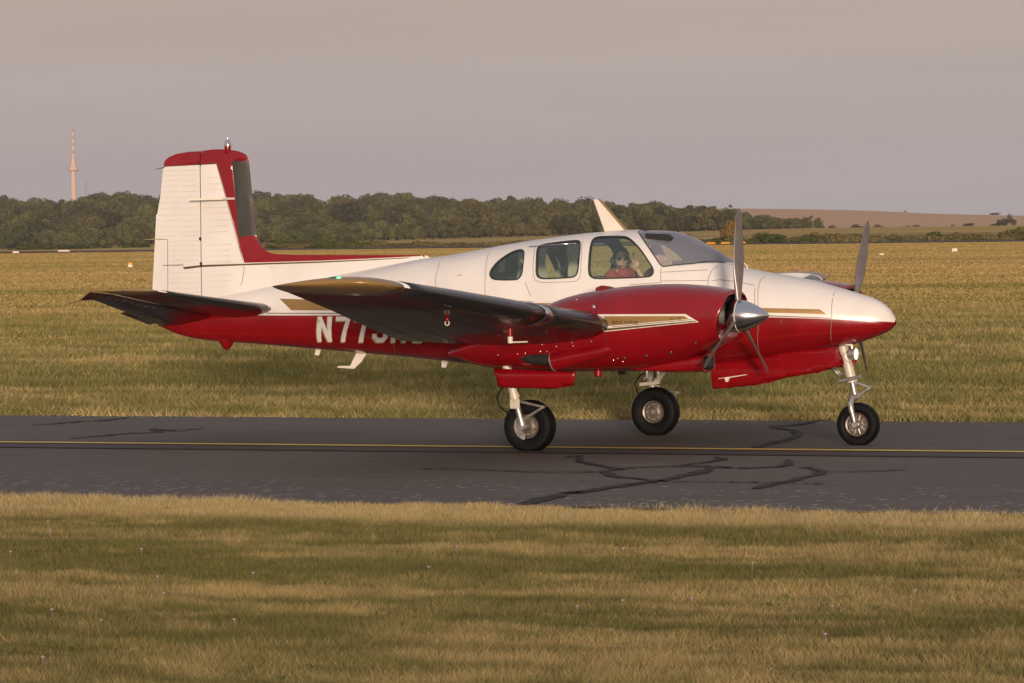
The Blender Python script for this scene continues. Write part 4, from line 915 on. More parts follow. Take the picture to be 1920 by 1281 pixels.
def planeseam(pts, parent, wd=.006, m=LINE, name='panel_seam'):
    A = densify([P0(*Z5(*q)) for q in pts], .06, False); V = []; Fc = []
    for i, p_ in enumerate(A):
        t = np.array(A[min(i + 1, len(A) - 1)]) - np.array(A[max(i - 1, 0)]); t /= np.linalg.norm(t); nn = np.array([-t[1], t[0]]) * wd / 2
        for sg in (1, -1): q = np.array(p_) + nn * sg; V.append((q[0], -float(fin_y(q[0], q[1])) - .002, q[1]))
    for i in range(len(A) - 1): Fc.append((2 * i, 2 * i + 2, 2 * i + 3, 2 * i + 1))
    mesh(name, V, Fc, m, parent)
planeseam([(512, 592), (583, 593), (585, 880)], rud, .008); planeseam([(1016, 728), (1020, 760), (1010, 830), (1000, 850)], fin)
mb = MB(); V = [(hxx(1.70), s * .052, 1.70) for s in (-1, 1)] + [(hxx(3.29), s * .040, 3.29) for s in (-1, 1)]; mb.add(V, [(0, 1, 3, 2)]); mb.build('hinge_gap', DARK, fin, sm=False)
for q in ((772, 590), (777, 728), (762, 168)):
    mb = MB(); x_, z_ = P0(*Z5(*q)); mb.ell((x_, -float(fin_y(x_, z_)), z_), (.018, .012, .022)); mb.build('hinge_bracket', DARK, fin)
# blade aerial plates standing out from the fin
for sg in (-1, 1):
    mb = MB(); A = [un(375, 376.5, 1, -.12), un(443, 371.5, 1, -.16), un(445, 374.0, 1, -.04), un(376, 374.5, 1, -.04)]
    A = [(-5.04, -.30), (-4.62, -.24), (-4.56, -.03), (-5.06, -.03)]; zz = P0(410, 374)[1]
    mb.add([(a, sg * b_, zz - .012 + .012 * (a + 5.04)) for a, b_ in A] + [(a, sg * b_, zz + .012 + .012 * (a + 5.04)) for a, b_ in A], [(0, 1, 2, 3), (7, 6, 5, 4), (0, 4, 5, 1), (1, 5, 6, 2), (2, 6, 7, 3), (3, 7, 4, 0)]); mb.build('blade_aerial', CREAM, fin, sm=False)
# beacon on the fin tip
bx_, bz_ = P0(427, 281); mb = MB(); mb.lathe([(-.09, .012), (-.03, .035), (0.02, .040), (.045, .040)], (bx_, 0, bz_), 'z', 20); be = mb.build('beacon', RED, AC)
mb = MB(); mb.lathe([(.045, .044), (.06, .046), (.075, .040)], (bx_, 0, bz_), 'z', 20); mb.build('collar', CHROME, be)
mb = MB(); mb.lathe([(.075, .036), (.10, .034), (.115, .022), (.122, .004), (.15, .003)], (bx_, 0, bz_), 'z', 20); mb.build('lamp_glass', CHROME, be)
WICK = mat('static_wick', (.45, .38, .2), .5)
for a, b_ in (((301, 448), (269, 449.5)), ((308, 314), (291, 318)), ((350, 497), (305, 497.5))):
    mb = MB(); A = un(*a, 1, -.03); B = un(*b_, 1, -.05); mb.tube([A, B], [.006, .003], 6); mb.build('static_wick', WICK if b_[0] < 300 and b_[1] > 400 else DARK, rud)

# ---------------------------------------------------------------- lifting surfaces
def section(le, te, zl, zt, y, th, n=26, camber=.015):
    """closed loop of points: upper from LE to TE then lower back"""
    t = (1 - np.cos(np.linspace(0, PI, n))) / 2; c_ = le - te
    up_ = foil(t) * th * c_; cm = camber * c_ * 4 * t * (1 - t)
    X = le - t * c_; Z = zl + (zt - zl) * t
    U_ = np.stack([X, np.full(n, y), Z + cm + up_], 1); Lo = np.stack([X, np.full(n, y), Z + cm * .8 - up_ * .95], 1)
    return np.vstack([U_, Lo[::-1][1:-1]]), t
def wingskin(name, st, th, mats, parent, sg=1, boot=.0, cap=False, camber=.015, n=26, dark_from=None):
    """st: list of (y, xLE, xTE, zLE, zTE, thickness). materials: 0 upper, 1 lower"""
    V = []; Fc = []; mi = []; m_ = None
    for (y, a, b_, zl, zt, tk) in st:
        S, t = section(a, b_, zl, zt, -y * sg, tk, n, camber); m_ = len(S); V += S.tolist()
    for i in range(len(st) - 1):
        for k in range(m_):
            f_ = (i * m_ + k, i * m_ + (k + 1) % m_, (i + 1) * m_ + (k + 1) % m_, (i + 1) * m_ + k); Fc.append(f_ if sg > 0 else f_[::-1]); mi.append(0 if k < n - 1 else 1)
    Fc.append(tuple((len(st) - 1) * m_ + k for k in range(m_))); mi.append(0); Fc.append(tuple(range(m_))[::-1]); mi.append(0)
    o = mesh(name, V, Fc, mats, parent, True, mi); return o
def lerp_st(st, y):
    ys = [s[0] for s in st]; return tuple(np.interp(y, ys, [s[k] for s in st]) if k else y for k in range(6))
def bootshell(name, st, y0, y1, frac, m, parent, sg, lift=.006, camber=.015, n=60, ny=10, taper=0., sq=0):
    V = []; Fc = []; rows = []
    for y in np.linspace(y0, y1, ny):
        s = lerp_st(st, y); S, t = section(s[1], s[2], s[3], s[4], -y * sg, s[5], n, camber)
        k = int(np.searchsorted(t, frac)); up_ = S[:k + 1][::-1]; lo = S[::-1][:k]; prof_ = np.vstack([up_, lo])
        c0 = np.array([s[1] - .12 * (s[1] - s[2]), -y * sg, s[3]]); d_ = prof_ - c0; d_[:, 1] = 0; L_ = np.linalg.norm(d_, axis=1, keepdims=True)
        prof_ = prof_ + d_ / L_ * lift; rows.append(prof_)
    m_ = len(rows[0])
    for r_ in rows: V += r_.tolist()
    for i in range(ny - 1):
        for k in range(m_ - 1): f_ = (i * m_ + k, i * m_ + k + 1, (i + 1) * m_ + k + 1, (i + 1) * m_ + k); Fc.append(f_)
    o = mesh(name, V, Fc, m, parent); md_ = o.modifiers.new('t', 'SOLIDIFY'); md_.thickness = .004; md_.offset = 0; return o
WING = [(.30, 1.16, -.95, 1.175, 1.21, .155), (1.6, 1.15, -1.15, 1.31, 1.24, .152), (2.4, 1.14, -1.33, 1.40, 1.232, .150), (3.6, .94, -1.13, 1.545, 1.398, .145), (5.0, .735, -.93, 1.715, 1.625, .138), (6.35, .56, -.745, 1.865, 1.825, .13)]
WING0 = WING
for sg in (1, -1):
    # the airplane leans a little on its gear: the far wing sits lower
    WING = WING0 if sg > 0 else [(q[0], q[1], q[2], q[3] - .095 * q[0] / 6.9, q[4] - .095 * q[0] / 6.9, q[5]) for q in WING0]
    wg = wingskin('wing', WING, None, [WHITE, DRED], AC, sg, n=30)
    W_ = WING
    tip = [(6.352, .56, -.745, 1.865, 1.825, .130), (6.55, .54, -.725, 1.888, 1.850, .128), (6.72, .50, -.70, 1.905, 1.872, .118), (6.84, .42, -.67, 1.918, 1.888, .10), (6.90, .32, -.63, 1.925, 1.897, .075), (6.925, .20, -.55, 1.928, 1.903, .04)]
    if sg < 0: tip = [(q[0], q[1], q[2], q[3] - .095, q[4] - .095, q[5]) for q in tip]
    tp = wingskin('wing_tip', tip, None, [GOLD, GOLD], wg, sg, n=30)
    bootshell('deicer_boot', WING, 3.64, 6.25, .085, BOOT, wg, sg); bootshell('deicer_boot', WING, 2.40, 3.50, .085, BOOT, wg, sg)
    bootshell('chrome_band', WING, 3.50, 3.64, .095, CHROME, wg, sg, lift=.012, ny=4)
    NAVM = mat('nav_lamp', (.3, .5, .4) if sg > 0 else (.5, .02, .02), .15, emit=((.0, .9, .38) if sg > 0 else (1, .1, .05), 1.0))
    NAVG = mat('nav_glass', (.0, .12, .10) if sg > 0 else (.2, .01, .01), .1, coat=.8)
    q = Vector((.04, -6.86 * sg, 1.962 - (.095 if sg < 0 else 0))); mb = MB(); mb.ell(q, (.085, .03, .024)); nl = mb.build('navigation_light', NAVG, wg)
    mb = MB(); mb.ell(q + Vector((.045, -.016 * sg, .004)), (.028, .022, .022)); mb.build('lamp', NAVM, nl)
    # seams below, pitot post and tie-down ring under the wing
    def under(y, t):
        s = lerp_st(WING, y); S, tt = section(s[1], s[2], s[3], s[4], -y * sg, s[5], 30); lo = S[::-1]
        k = int(np.searchsorted(tt, t)); return Vector(lo[min(k, len(lo) - 1)])
    for t_ in (.22, .62, .80):
        V = []; Fc = []
        for i, y in enumerate(np.linspace(2.5, 6.3, 12)):
            a = under(y, t_); b_ = a - Vector((.012, 0, 0)); V += [a - Vector((0, 0, .002)), b_ - Vector((0, 0, .002))]
        for i in range(11): Fc.append((2 * i, 2 * i + 1, 2 * i + 3, 2 * i + 2))
        mesh('panel_seam', V, Fc, DARK, wg)
    a = under(3.55, .16); mb = MB(); mb.tube([a + Vector((0, 0, .05)), a - Vector((0, 0, .08))], [.034, .030], 10); ps = mb.build('fuel_vent_post', RED, wg)
    mb = MB(); mb.tube([a - Vector((0, 0, .08)), a - Vector((0, 0, .15))], [.030, .026], 10); mb.tube([a - Vector((-.01, 0, .14)), a - Vector((-.20, 0, .135))], .009, 8); mb.build('pitot_tube', CREAM, ps)
    a = under(4.6, .22); mb = MB(); mb.tube([a, a - Vector((0, 0, .045))], .02, 8); tr_ = mb.build('tie_down_fitting', RED, wg)
    mb = MB(); mb.tube([a + Vector((.024 * math.cos(t), 0, -.062 + .024 * math.sin(t))) for t in np.linspace(0, 2 * PI, 13)], .006, 6); mb.build('ring', CREAM, tr_)
# tailplane
STB = [(.10, -3.98, -4.87, 1.545, 1.465, .165), (2.35, -4.36, -4.93, 1.79, 1.765, .105)]
STT = [(2.352, -4.36, -4.93, 1.79, 1.765, .105), (2.55, -4.44, -4.94, 1.805, 1.785, .10), (2.72, -4.60, -4.95, 1.812, 1.795, .07), (2.82, -4.80, -4.96, 1.81, 1.80, .02)]
ELV = [(.12, -4.855, -5.50, 1.468, 1.345, .085), (2.40, -4.935, -5.17, 1.762, 1.70, .10), (2.86, -4.965, -5.10, 1.797, 1.70, .04)]
for sg in (1, -1):
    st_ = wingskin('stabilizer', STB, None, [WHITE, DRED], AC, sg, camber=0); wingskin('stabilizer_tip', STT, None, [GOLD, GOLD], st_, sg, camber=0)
    bootshell('deicer_boot', STB, .30, 2.2, .13, BOOT, st_, sg, camber=0)
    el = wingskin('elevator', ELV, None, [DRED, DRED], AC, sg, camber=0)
    wingskin('trim_tab', [(.35, -5.455, -5.57, 1.402, 1.372, .10), (1.35, -5.31, -5.41, 1.549, 1.527, .10)], None, [DRED, DRED], el, sg, camber=0)
    mb = MB()
    for k in range(14):
        y = .3 + k * .17; s = lerp_st(ELV, y); mb.tube([(s[1] - .04, -sg * y, s[3] - .026), (s[2] + .05, -sg * y, s[4] - .004)], .0022, 4)
    tag(mb.build('pressed_beads', DRED, el), kind='stuff')
    mb = MB(); mb.tube([(-5.10, -2.84 * sg, 1.70), (-5.22, -2.86 * sg, 1.67)], [.006, .003], 5); mb.build('static_wick', DARK, el)
# ---------------------------------------------------------------- engine nacelles
NT = ip([(-.95, 1.09), (-.6, 1.28), (-.2, 1.44), (.173, 1.57), (.332, 1.637), (.536, 1.703), (.801, 1.76), (1.147, 1.804), (1.59, 1.832), (1.776, 1.833), (2.035, 1.816), (2.20, 1.788), (2.30, 1.765)])
NB = ip([(-.95, 1.05), (-.829, 1.024), (-.624, .954), (-.399, .918), (0, .893), (.608, .885), (1.237, .90), (1.549, .936), (1.85, 1.0), (2.05, 1.07), (2.20, 1.14), (2.30, 1.19)])
NW = ip([(-.95, .02), (-.7, .16), (-.3, .30), (.2, .39), (.8, .44), (1.5, .455), (2.0, .445), (2.30, .415)])
NMf = ip([(-.95, 1.07), (-.3, 1.22), (.5, 1.36), (1.2, 1.40), (2.3, 1.46)])
NE = ip([(-.95, 2.), (.2, 2.25), (1.5, 2.5), (2.3, 2.5)])
def nac_y(x, z):
    x = np.clip(np.asarray(x, float), -.95, 2.3); z = np.asarray(z, float); t, bo, wd, m_, n = NT(x), NB(x), NW(x), NMf(x), NE(x)
    q = np.clip(np.where(z > m_, (z - m_) / (t - m_), (m_ - z) / (m_ - bo)), 0, 1); return wd * (1 - q ** n) ** (1 / n)
def nac_ring(x, th, k=1.):
    t, bo, wd, m_, n = NT(x), NB(x), NW(x), NMf(x), NE(x); c_, s_ = math.cos(th), math.sin(th)
    z = m_ + ((t - m_) if c_ > 0 else (m_ - bo)) * math.copysign(abs(c_) ** (2 / n), c_) * k
    return np.array([x, wd * k * math.copysign(abs(s_) ** (2 / n), s_), z])
def skew(p_):
    a = max(0., min(1., (p_[0] - 1.7) / .6)) ** 2; t = max(0., min(1., (p_[2] - 1.30) / .42)); t = t * t * (3 - 2 * t)
    q = p_.copy(); q[0] += a * (.135 * t + .035 * (1 - t)); return q
NAX = 1.485        # propeller axis height
SCREW = CHROME
SOOT = mat('sooty_steel', (.035, .030, .027), .6, metal=.3, noise=(14, .4))
def nacelle(yc, near):
    n = 72; V = []; Fc = []
    nm = 'engine_nacelle'
    xs = np.concatenate([np.linspace(-.95, -.6, 8), np.linspace(-.5, 2.0, 36), np.linspace(2.05, 2.30, 10)])
    for x in xs:
        for k in range(n): V.append(skew(nac_ring(float(x), 2 * PI * k / n)) + np.array([0, yc, 0]))
    # rolled lip
    for k_, dx in ((.985, .018), (.96, .024), (.93, .018)):
        for k in range(n): q = nac_ring(2.30, 2 * PI * k / n, k_); q = skew(q); q[0] += dx; V.append(q + np.array([0, yc, 0]))
    # mouth: rounded rectangle round the spinner
    def mouth(th, kx=1.):
        c_, s_ = math.cos(th), math.sin(th); z = 1.545 + (.175 if c_ > 0 else .155) * math.copysign(abs(c_) ** .6, c_) * kx; y = .385 * math.copysign(abs(s_) ** .7, s_) * kx
        return np.array([2.30, y, z])
    for dx in (.020, -.02):
        for k in range(n): q = skew(mouth(2 * PI * k / n, 1. if dx > 0 else .985)); q[0] += dx; V.append(q + np.array([0, yc, 0]))
    for x in (2.0, 1.95):
        for k in range(n): q = mouth(2 * PI * k / n, .97 if x == 2. else .02); q[0] = x; V.append(q + np.array([0, yc, 0]))
    nr = len(V) // n; mi = []
    for i in range(nr - 1):
        for k in range(n): Fc.append((i * n + k, (i + 1) * n + k, (i + 1) * n + (k + 1) % n, i * n + (k + 1) % n)); mi.append(1 if i >= nr - 3 else 0)
    o = mesh(nm, V, Fc, [RED, DARK], AC, True, mi)
    # engine parts inside the mouth
    mb = MB()
    for sy in (-1, 1):
        mb.box((2.04, yc + sy * .26, 1.56), (.10, .17, .20))
        for j in range(7): mb.box((2.10, yc + sy * .26, 1.47 + j * .03), (.02, .16, .008))
        mb.tube([(2.14, yc + sy * .36, 1.62), (2.16, yc + sy * .27, 1.60), (2.2, yc + sy * .15, 1.585)], .006, 6)
    mb.lathe([(2.0, .17), (2.25, .16), (2.37, .10), (2.40, .10)], (0, yc, NAX), 'x', 28); mb.build('engine_block', ENG, o)
    # spinner and blades
    pr = MB(); prof_ = [(2.385, .02), (2.385, .168), (2.392, .174)] + [(2.392 + .44 * t, .176 * math.sqrt(max(0, 1 - (t * .97) ** 2.0)) ** (1.0) * (1 - .22 * t * t)) for t in np.linspace(.02, .985, 26)] + [(2.835, .001)]
    prof_ = [(2.385, .02), (2.385, .170), (2.392, .176), (2.43, .178), (2.48, .176), (2.53, .168), (2.58, .155), (2.63, .137), (2.68, .114), (2.73, .087), (2.775, .058), (2.805, .034), (2.82, .016), (2.826, .003)]
    ps_ = np.array(prof_[3:]); fx = ip([(a, b_) for a, b_ in ps_]); prof_ = prof_[:3] + [(float(x), float(fx(x))) for x in np.linspace(2.43, 2.826, 40)]
    root = empty('propeller', (0, 0, 0)); root.parent = AC
    pr.lathe(prof_, (0, yc, NAX), 'x', 56); s_ = pr.build('spinner', SPIN, root)
    b2 = MB(); b2.lathe([(2.485, .1765), (2.488, .1785), (2.494, .1785), (2.497, .1755)], (0, yc, NAX), 'x', 56); b2.build('spinner_band', CREAM, root)
    for k in range(3):
        th0 = 2 * PI * k / 3 + (0.06 if near else .5); V = []; Fc = []; rows = 20; m_ = 14
        for i in range(rows):
            r_ = .12 + (1.16 - .12) * i / (rows - 1); u = i / (rows - 1); ch = (.07 + .075 * float(smooth(0., .45, u)) - .03 * float(smooth(.5, .95, u))) * math.sqrt(max(.002, 1 - max(0, (u - .88) / .121) ** 2))
            tk = .05 * (1 - u) ** 1.6 + .010 * (1 - .5 * u); tw = R(48 - 34 * u)
            for j in range(m_):
                a = 2 * PI * j / m_; e_, f_ = math.cos(a) * ch / 2, math.sin(a) * tk / 2
                xx = e_ * math.sin(PI / 2 - tw) * 0 + e_ * math.sin(tw) + f_ * math.cos(tw); tt = e_ * math.cos(tw) - f_ * math.sin(tw)
                V.append((2.47 + xx, yc + r_ * math.sin(th0) + tt * math.cos(th0), NAX + r_ * math.cos(th0) - tt * math.sin(th0)))
        for i in range(rows - 1):
            for j in range(m_): Fc.append((i * m_ + j, i * m_ + (j + 1) % m_, (i + 1) * m_ + (j + 1) % m_, (i + 1) * m_ + j))
        Fc.append(tuple((rows - 1) * m_ + j for j in range(m_))); mesh('blade', V, Fc, BLADE, root)
    # chin scoop
    mb = MB(); m2 = MB()
    sec = [(1.25, .12, .90, .93), (1.5, .16, .885, .955), (1.75, .19, .873, 1.01), (2.0, .20, .875, 1.06), (2.13, .20, .878, 1.075)]
    V = []; Fc = []
    def sq(w_, zb, zt_, n2=20):
        return [(w_ * math.copysign(abs(math.sin(t)) ** .6, math.sin(t)), (zb + zt_) / 2 - (zt_ - zb) / 2 * math.copysign(abs(math.cos(t)) ** .6, math.cos(t))) for t in np.linspace(0, 2 * PI, n2, endpoint=False)]
    for x, w_, zb, zt_ in sec + [(2.13, .175, .90, 1.05), (1.95, .17, .905, 1.045)]:
        V += [(x, yc + a, z) for a, z in sq(w_, zb, zt_)]
    for i in range(len(sec) + 1):
        for k in range(20): Fc.append((i * 20 + k, i * 20 + (k + 1) % 20, (i + 1) * 20 + (k + 1) % 20, (i + 1) * 20 + k))
    Fc.append(tuple((len(sec) + 1) * 20 + k for k in range(20))); mesh('chin_scoop', V, Fc, [RED, DARK], o, False, [0] * 100 + [1] * (len(Fc) - 100))
    # exhaust fairing with its pipe on the outer side
    sd_ = -1 if near else 1
    def ny(x, z): return yc + sd_ * float(nac_y(x, z))
    p1 = Vector((.45, ny(.45, 1.03) - .00 * sd_, 1.00)); p2 = Vector((1.02, ny(1.02, 1.13) - .03 * sd_, 1.11)); p3 = Vector((1.30, ny(1.3, 1.2) - .10 * sd_, 1.19))
    mb = MB(); mb.tube([p1, p1.lerp(p2, .5), p2, p3], [.105, .098, .078, .03], 24, cap=False); mb.build('exhaust_fairing', RED, o)
    mb = MB(); mb.tube([p1 - Vector((.012, 0, .003)), p1 + Vector((.05, 0, .01))], [.106, .103], 24, cap=False); mb.tube([p1 - Vector((.012, 0, .003)), p1 + Vector((.25, 0, .05))], [.097, .08], 24); mb.build('exhaust_ring', STEEL, o)
    mb = MB(); mb.tube([p1 + Vector((.10, 0, .02)), p1 + Vector((-.22, -.03 * sd_, .03)), p1 + Vector((-.42, -.08 * sd_, .05))], [.075, .07, .045], 18); mb.build('exhaust_pipe', SOOT, o)
    mb = MB(); mb.prism([(.83, 1.745), (.83, 1.80), (.90, 1.822), (.98, 1.81), (1.08, 1.785)], yc - .05, yc + .05); sc2 = mb.build('air_scoop', RED, o); bv = sc2.modifiers.new('b', 'BEVEL'); bv.width = .02; bv.segments = 3
    yfn = lambda x, z: nac_y(x, z)
    if near:
        for pts in ([(1120, 600), (1119, 575), (1124, 556), (1133, 544)], [(1312, 589), (1335, 589)], [(1063, 592), (1090, 586), (1118, 583)], [(1322, 586), (1322, 560), (1318, 540)], [(1135, 622), (1140, 660), (1150, 685)], [(1322, 590), (1321, 655)]):
            seam(pts, .006, DLINE, o, yfn, .003, yc, yc - .4)
        NP = lambda p_: (1110 + p_[0] / 9.143, 570 + p_[1] / 9.143)
        yn = lambda x, z: yc - nac_y(x, z)
        def badge(pl, m_, lift, nm_):
            poly = [fxz(*NP(q), yf=yn, y0=yc - .4) for q in pl]; return surf_decal(nm_, poly, m_, o, yfn, lift, .05, False, yc)
        badge([(70, 178), (1605, 173), (1835, 312), (128, 487), (178, 445), (202, 400), (200, 340), (175, 270), (130, 215)], CREAM, .004, 'badge')
        badge([(195, 211), (1590, 208), (1660, 256), (290, 378), (270, 320), (235, 260)], GOLD, .0065, 'badge_panel')
        badge([(210, 425), (1780, 288), (1795, 303), (165, 468)], BROWN, .0065, 'badge_stripe')
        badge([(350, 388), (1700, 264), (1700, 274), (350, 399)], BROWN, .0065, 'badge_stripe')
        cu = bpy.data.curves.new('badge_text', 'FONT'); cu.body = 'Beechcraft Twin Bonanza'; cu.shear = .35; cu.size = 1
        to = bpy.data.objects.new('t', cu); COL.objects.link(to); dg = bpy.context.evaluated_depsgraph_get(); tm = bpy.data.meshes.new_from_object(to.evaluated_get(dg)); bpy.data.objects.remove(to)
        co = np.array([v.co[:] for v in tm.vertices]); mn, mxv = co.min(0), co.max(0)
        for v in tm.vertices:
            u = (v.co.x - mn[0]) / (mxv[0] - mn[0]); t = (v.co.y - mn[1]) / (mxv[1] - mn[1])
            x, z = fxz(*NP((335 + u * 455, 345 - t * 80 )), yf=yn, y0=yc - .4); v.co = (x, yc - float(nac_y(x, z)) - .0085, z)
        link('badge_lettering', tm, mat('letter_black', (.03, .02, .015), .5), o, False)
        mb = MB()
        for px, py in [(1119, 596), (1122, 602), (1123, 609), (1121, 616), (1114, 577), (1104, 589), (1086, 585), (1062, 583), (1042, 582), (1108, 640), (1087, 633), (1066, 639), (1044, 643), (1043, 650), (1074, 649), (1125, 625), (1013, 659), (1025, 659), (985, 663), (933, 666), (970, 664), (1016, 646), (1081, 562), (1117, 660), (1168, 678), (1158, 672), (1072, 643), (1150, 676)]:
            x, z = fxz(px, py, yf=yn, y0=yc - .4); mb.ell((x, yn(x, z), z), (.011, .006, .011), 8, 6)
        tag(mb.build('fastener_heads', SCREW, o), kind='stuff')
        for px, py in ((1113, 576), (1170, 671), (1211, 667), (1257, 661), (1303, 643)):
            x, z = fxz(px, py, yf=yn, y0=yc - .4); mb = MB(); mb.ell((x, yn(x, z), z), (.02, .008, .024), 12, 8); mb.build('cowl_latch', CHROME if px == 1113 else DRED, o)
    # drains and red lamp below
    mb = MB(); mb.lathe([(-.06, .03), (-.05, .045), (0.03, .048)], (.86, yc - .05, .885), 'z', 14); mb.build('belly_lamp', RED, o)
    for x in (1.45, 1.58): mb = MB(); mb.tube([(x, yc - .1, .93), (x, yc - .1, .83), (x - .04, yc - .1, .80)], .010, 6); mb.build('drain_pipe', STEEL, o)
    return o
nacelle(-1.945, True); nacelle(1.945, False)
# fillets where the wing meets the body: centre wing passes straight through nacelle and fuselage

# ---------------------------------------------------------------- landing gear
def wheel(c, r, wd, rimr, parent, sgn, spokes=False):
    x, y, z = c
    prof_ = [(-wd * .30, rimr), (-wd * .42, rimr * 1.12), (-wd * .50, r * .74), (-wd * .47, r * .88), (-wd * .33, r * .965), (-wd * .12, r * .998), (0, r), (wd * .12, r * .998), (wd * .33, r * .965), (wd * .47, r * .88), (wd * .50, r * .74), (wd * .42, rimr * 1.12), (wd * .30, rimr)]
    f_ = ip([(i, a[0]) for i, a in enumerate(prof_)]); g_ = ip([(i, a[1]) for i, a in enumerate(prof_)])
    prof_ = [(float(f_(t)), float(g_(t))) for t in np.linspace(0, 12, 49)]
    mb = MB(); mb.lathe(prof_, c, 'y', 64); o = mb.build('tyre', TYRE, parent)
    for v in o.data.vertices:                      # the load flattens the foot of the tyre
        if v.co.z < .06: k_ = 1 - max(0, v.co.z) / .06; v.co.y = y + (v.co.y - y) * (1 + .05 * k_); v.co.z = max(.001, v.co.z)
    mb = MB(); mb.lathe([(-wd * .26, .02), (-wd * .26, .035), (-wd * .20, .04), (-wd * .16, rimr * .55), (-wd * .20, rimr * .62), (-wd * .20, rimr * .80), (-wd * .33, rimr * .90), (-wd * .36, rimr * 1.02), (-wd * .30, rimr * 1.06), (wd * .30, rimr * 1.06), (wd * .36, rimr * 1.02), (wd * .33, rimr * .9), (wd * .20, rimr * .8), (wd * .16, rimr * .5), (wd * .26, .035), (wd * .26, .02)], c, 'y', 48); mb.build('rim', RIM, parent)
    mb = MB()
    for sd_ in (-1, 1):
        nb_ = 10 if spokes else 8
        for k in range(nb_):
            a = 2 * PI * k / nb_
            if spokes: mb.tube([(x + .05 * math.cos(a), y + sd_ * wd * .27, z + .05 * math.sin(a)), (x + rimr * .86 * math.cos(a), y + sd_ * wd * .27, z + rimr * .86 * math.sin(a))], [.012, .009], 6)
            else: mb.lathe([(0, .0), (.012, .0), (.012, .011), (0, .011)], (x + rimr * .68 * math.cos(a), y + sd_ * wd * .24, z + rimr * .68 * math.sin(a)), 'y', 8, sgn=sd_)
    mb.lathe([(-wd * .40, .0), (-wd * .40, .028), (wd * .40, .028), (wd * .40, .0)], c, 'y', 20); mb.build('hub', STEEL, parent)
    mb = MB()
    for k in range(2): mb.tube([(x + (r * .80) * math.cos(t), y - wd * .492, z + (r * .80) * math.sin(t)) for t in np.linspace(.2 + 3.1 * k, 1.1 + 3.1 * k, 8)], .004, 4)
    mb.build('sidewall_lettering', TYRE, parent)
def main_gear(yc, sgn):
    """sgn -1: camera side. strut stands on the outer side of the wheel"""
    g = empty('main_gear', (0, 0, 0)); g.parent = AC; yw = yc + (.05 if sgn < 0 else -.05) ; r = .293; hub = Vector((0, yw, .275)); ys = yw + sgn * .155
    wheel(tuple(hub), r, .215, .130, g, sgn)
    top = Vector((-.20, ys + sgn * .02, .95)); bot = Vector((-.03, ys, .31)); ax = (bot - top).normalized(); P_ = lambda t: top + (bot - top) * t
    mb = MB(); mb.tube([P_(0), P_(.52)], [.048, .050], 18); mb.tube([P_(.50), P_(.56)], [.056, .056], 18); mb.tube([P_(.30), P_(.33)], [.055, .055], 18); mb.tube([P_(.56), P_(.60)], [.046, .044], 18); g1 = mb.build('strut', PALE, g)
    mb = MB(); mb.tube([P_(.58), P_(.94)], .034, 18); mb.build('oleo_piston', STEEL, g1)
    mb = MB(); mb.tube([P_(.90), P_(1.04)], [.045, .048], 14); mb.tube([bot + Vector((.01, 0, -.035)), Vector((0, yw + sgn * .06, .275))], .035, 14); mb.tube([bot + Vector((.0, sgn * .04, -.035)), bot + Vector((0, sgn * -.03, -.035))], [.04, .04], 14); mb.build('axle_knuckle', STEEL, g)
    mb = MB(); mb.box(P_(.66) + Vector((0, sgn * .052, 0)), (.115, .012, .105)); pl = mb.build('data_plate', PALE, g1, sm=False); bv = pl.modifiers.new('b', 'BEVEL'); bv.width = .018; bv.segments = 3
    mb = MB(); kn = Vector((.23, ys, .495)); a1 = P_(.66) + Vector((.02, 0, .03)); a2 = P_(.96) + Vector((.03, 0, .02))
    for s2 in (-.035, .035):
        mb.tube([a1 + Vector((0, s2, 0)), kn + Vector((0, s2 * .35, 0))], [.013, .011], 8); mb.tube([a2 + Vector((0, s2, 0)), kn + Vector((0, s2 * .35, 0))], [.013, .011], 8)
    mb.tube([kn + Vector((0, -.03, 0)), kn + Vector((0, .03, 0))], .018, 10); mb.tube([a1.lerp(kn, .15) + Vector((0, -.03, 0)), a1.lerp(kn, .15) + Vector((0, .03, 0))], .010, 8); mb.build('torque_link', STEEL, g)
    mb = MB(); mb.tube([P_(.34) + Vector((-.05, 0, 0)), P_(.36) + Vector((-.12, 0, -.02)), P_(.5) + Vector((-.21, 0, -.03)), P_(.63) + Vector((-.20, 0, -.05)), P_(.72) + Vector((-.12, 0, -.06)), P_(.78) + Vector((-.05, -sgn * .03, -.04)), P_(.88) + Vector((-.05, -sgn * .04, 0))], .009, 8); mb.tube([P_(.1) + Vector((.05, 0, 0)), P_(.30) + Vector((.075, 0, 0)), P_(.45) + Vector((.055, 0, 0))], .007, 6); mb.build('brake_hose', TYRE, g)
    # brake disc sector
    mb = MB(); yd = yw + sgn * .088
    V = []; Fc = []; n_ = 16
    for sdy in (0, sgn * .012):
        for i in range(n_ + 1):
            a = R(125 + 135 * i / n_)
            for rr_ in (.085, .150): V.append((rr_ * math.cos(a), yd + sdy, .275 + rr_ * math.sin(a)))
    for i in range(n_):
        b0 = 2 * i; o2 = 2 * (n_ + 1); Fc += [(b0, b0 + 1, b0 + 3, b0 + 2), (o2 + b0, o2 + b0 + 2, o2 + b0 + 3, o2 + b0 + 1), (b0 + 1, o2 + b0 + 1, o2 + b0 + 3, b0 + 3), (b0, b0 + 2, o2 + b0 + 2, o2 + b0)]
    mb.add(V, Fc)
    for i in range(9):
        a = R(132 + 15 * i)
        for rr_ in (.10, .135): mb.lathe([(0, 0), (.012, 0), (.012, .008), (0, .008)], (rr_ * math.cos(a), yd + sgn * .012, .275 + rr_ * math.sin(a)), 'y', 7, sgn=sgn)
    mb.build('brake_caliper', STEEL, g)
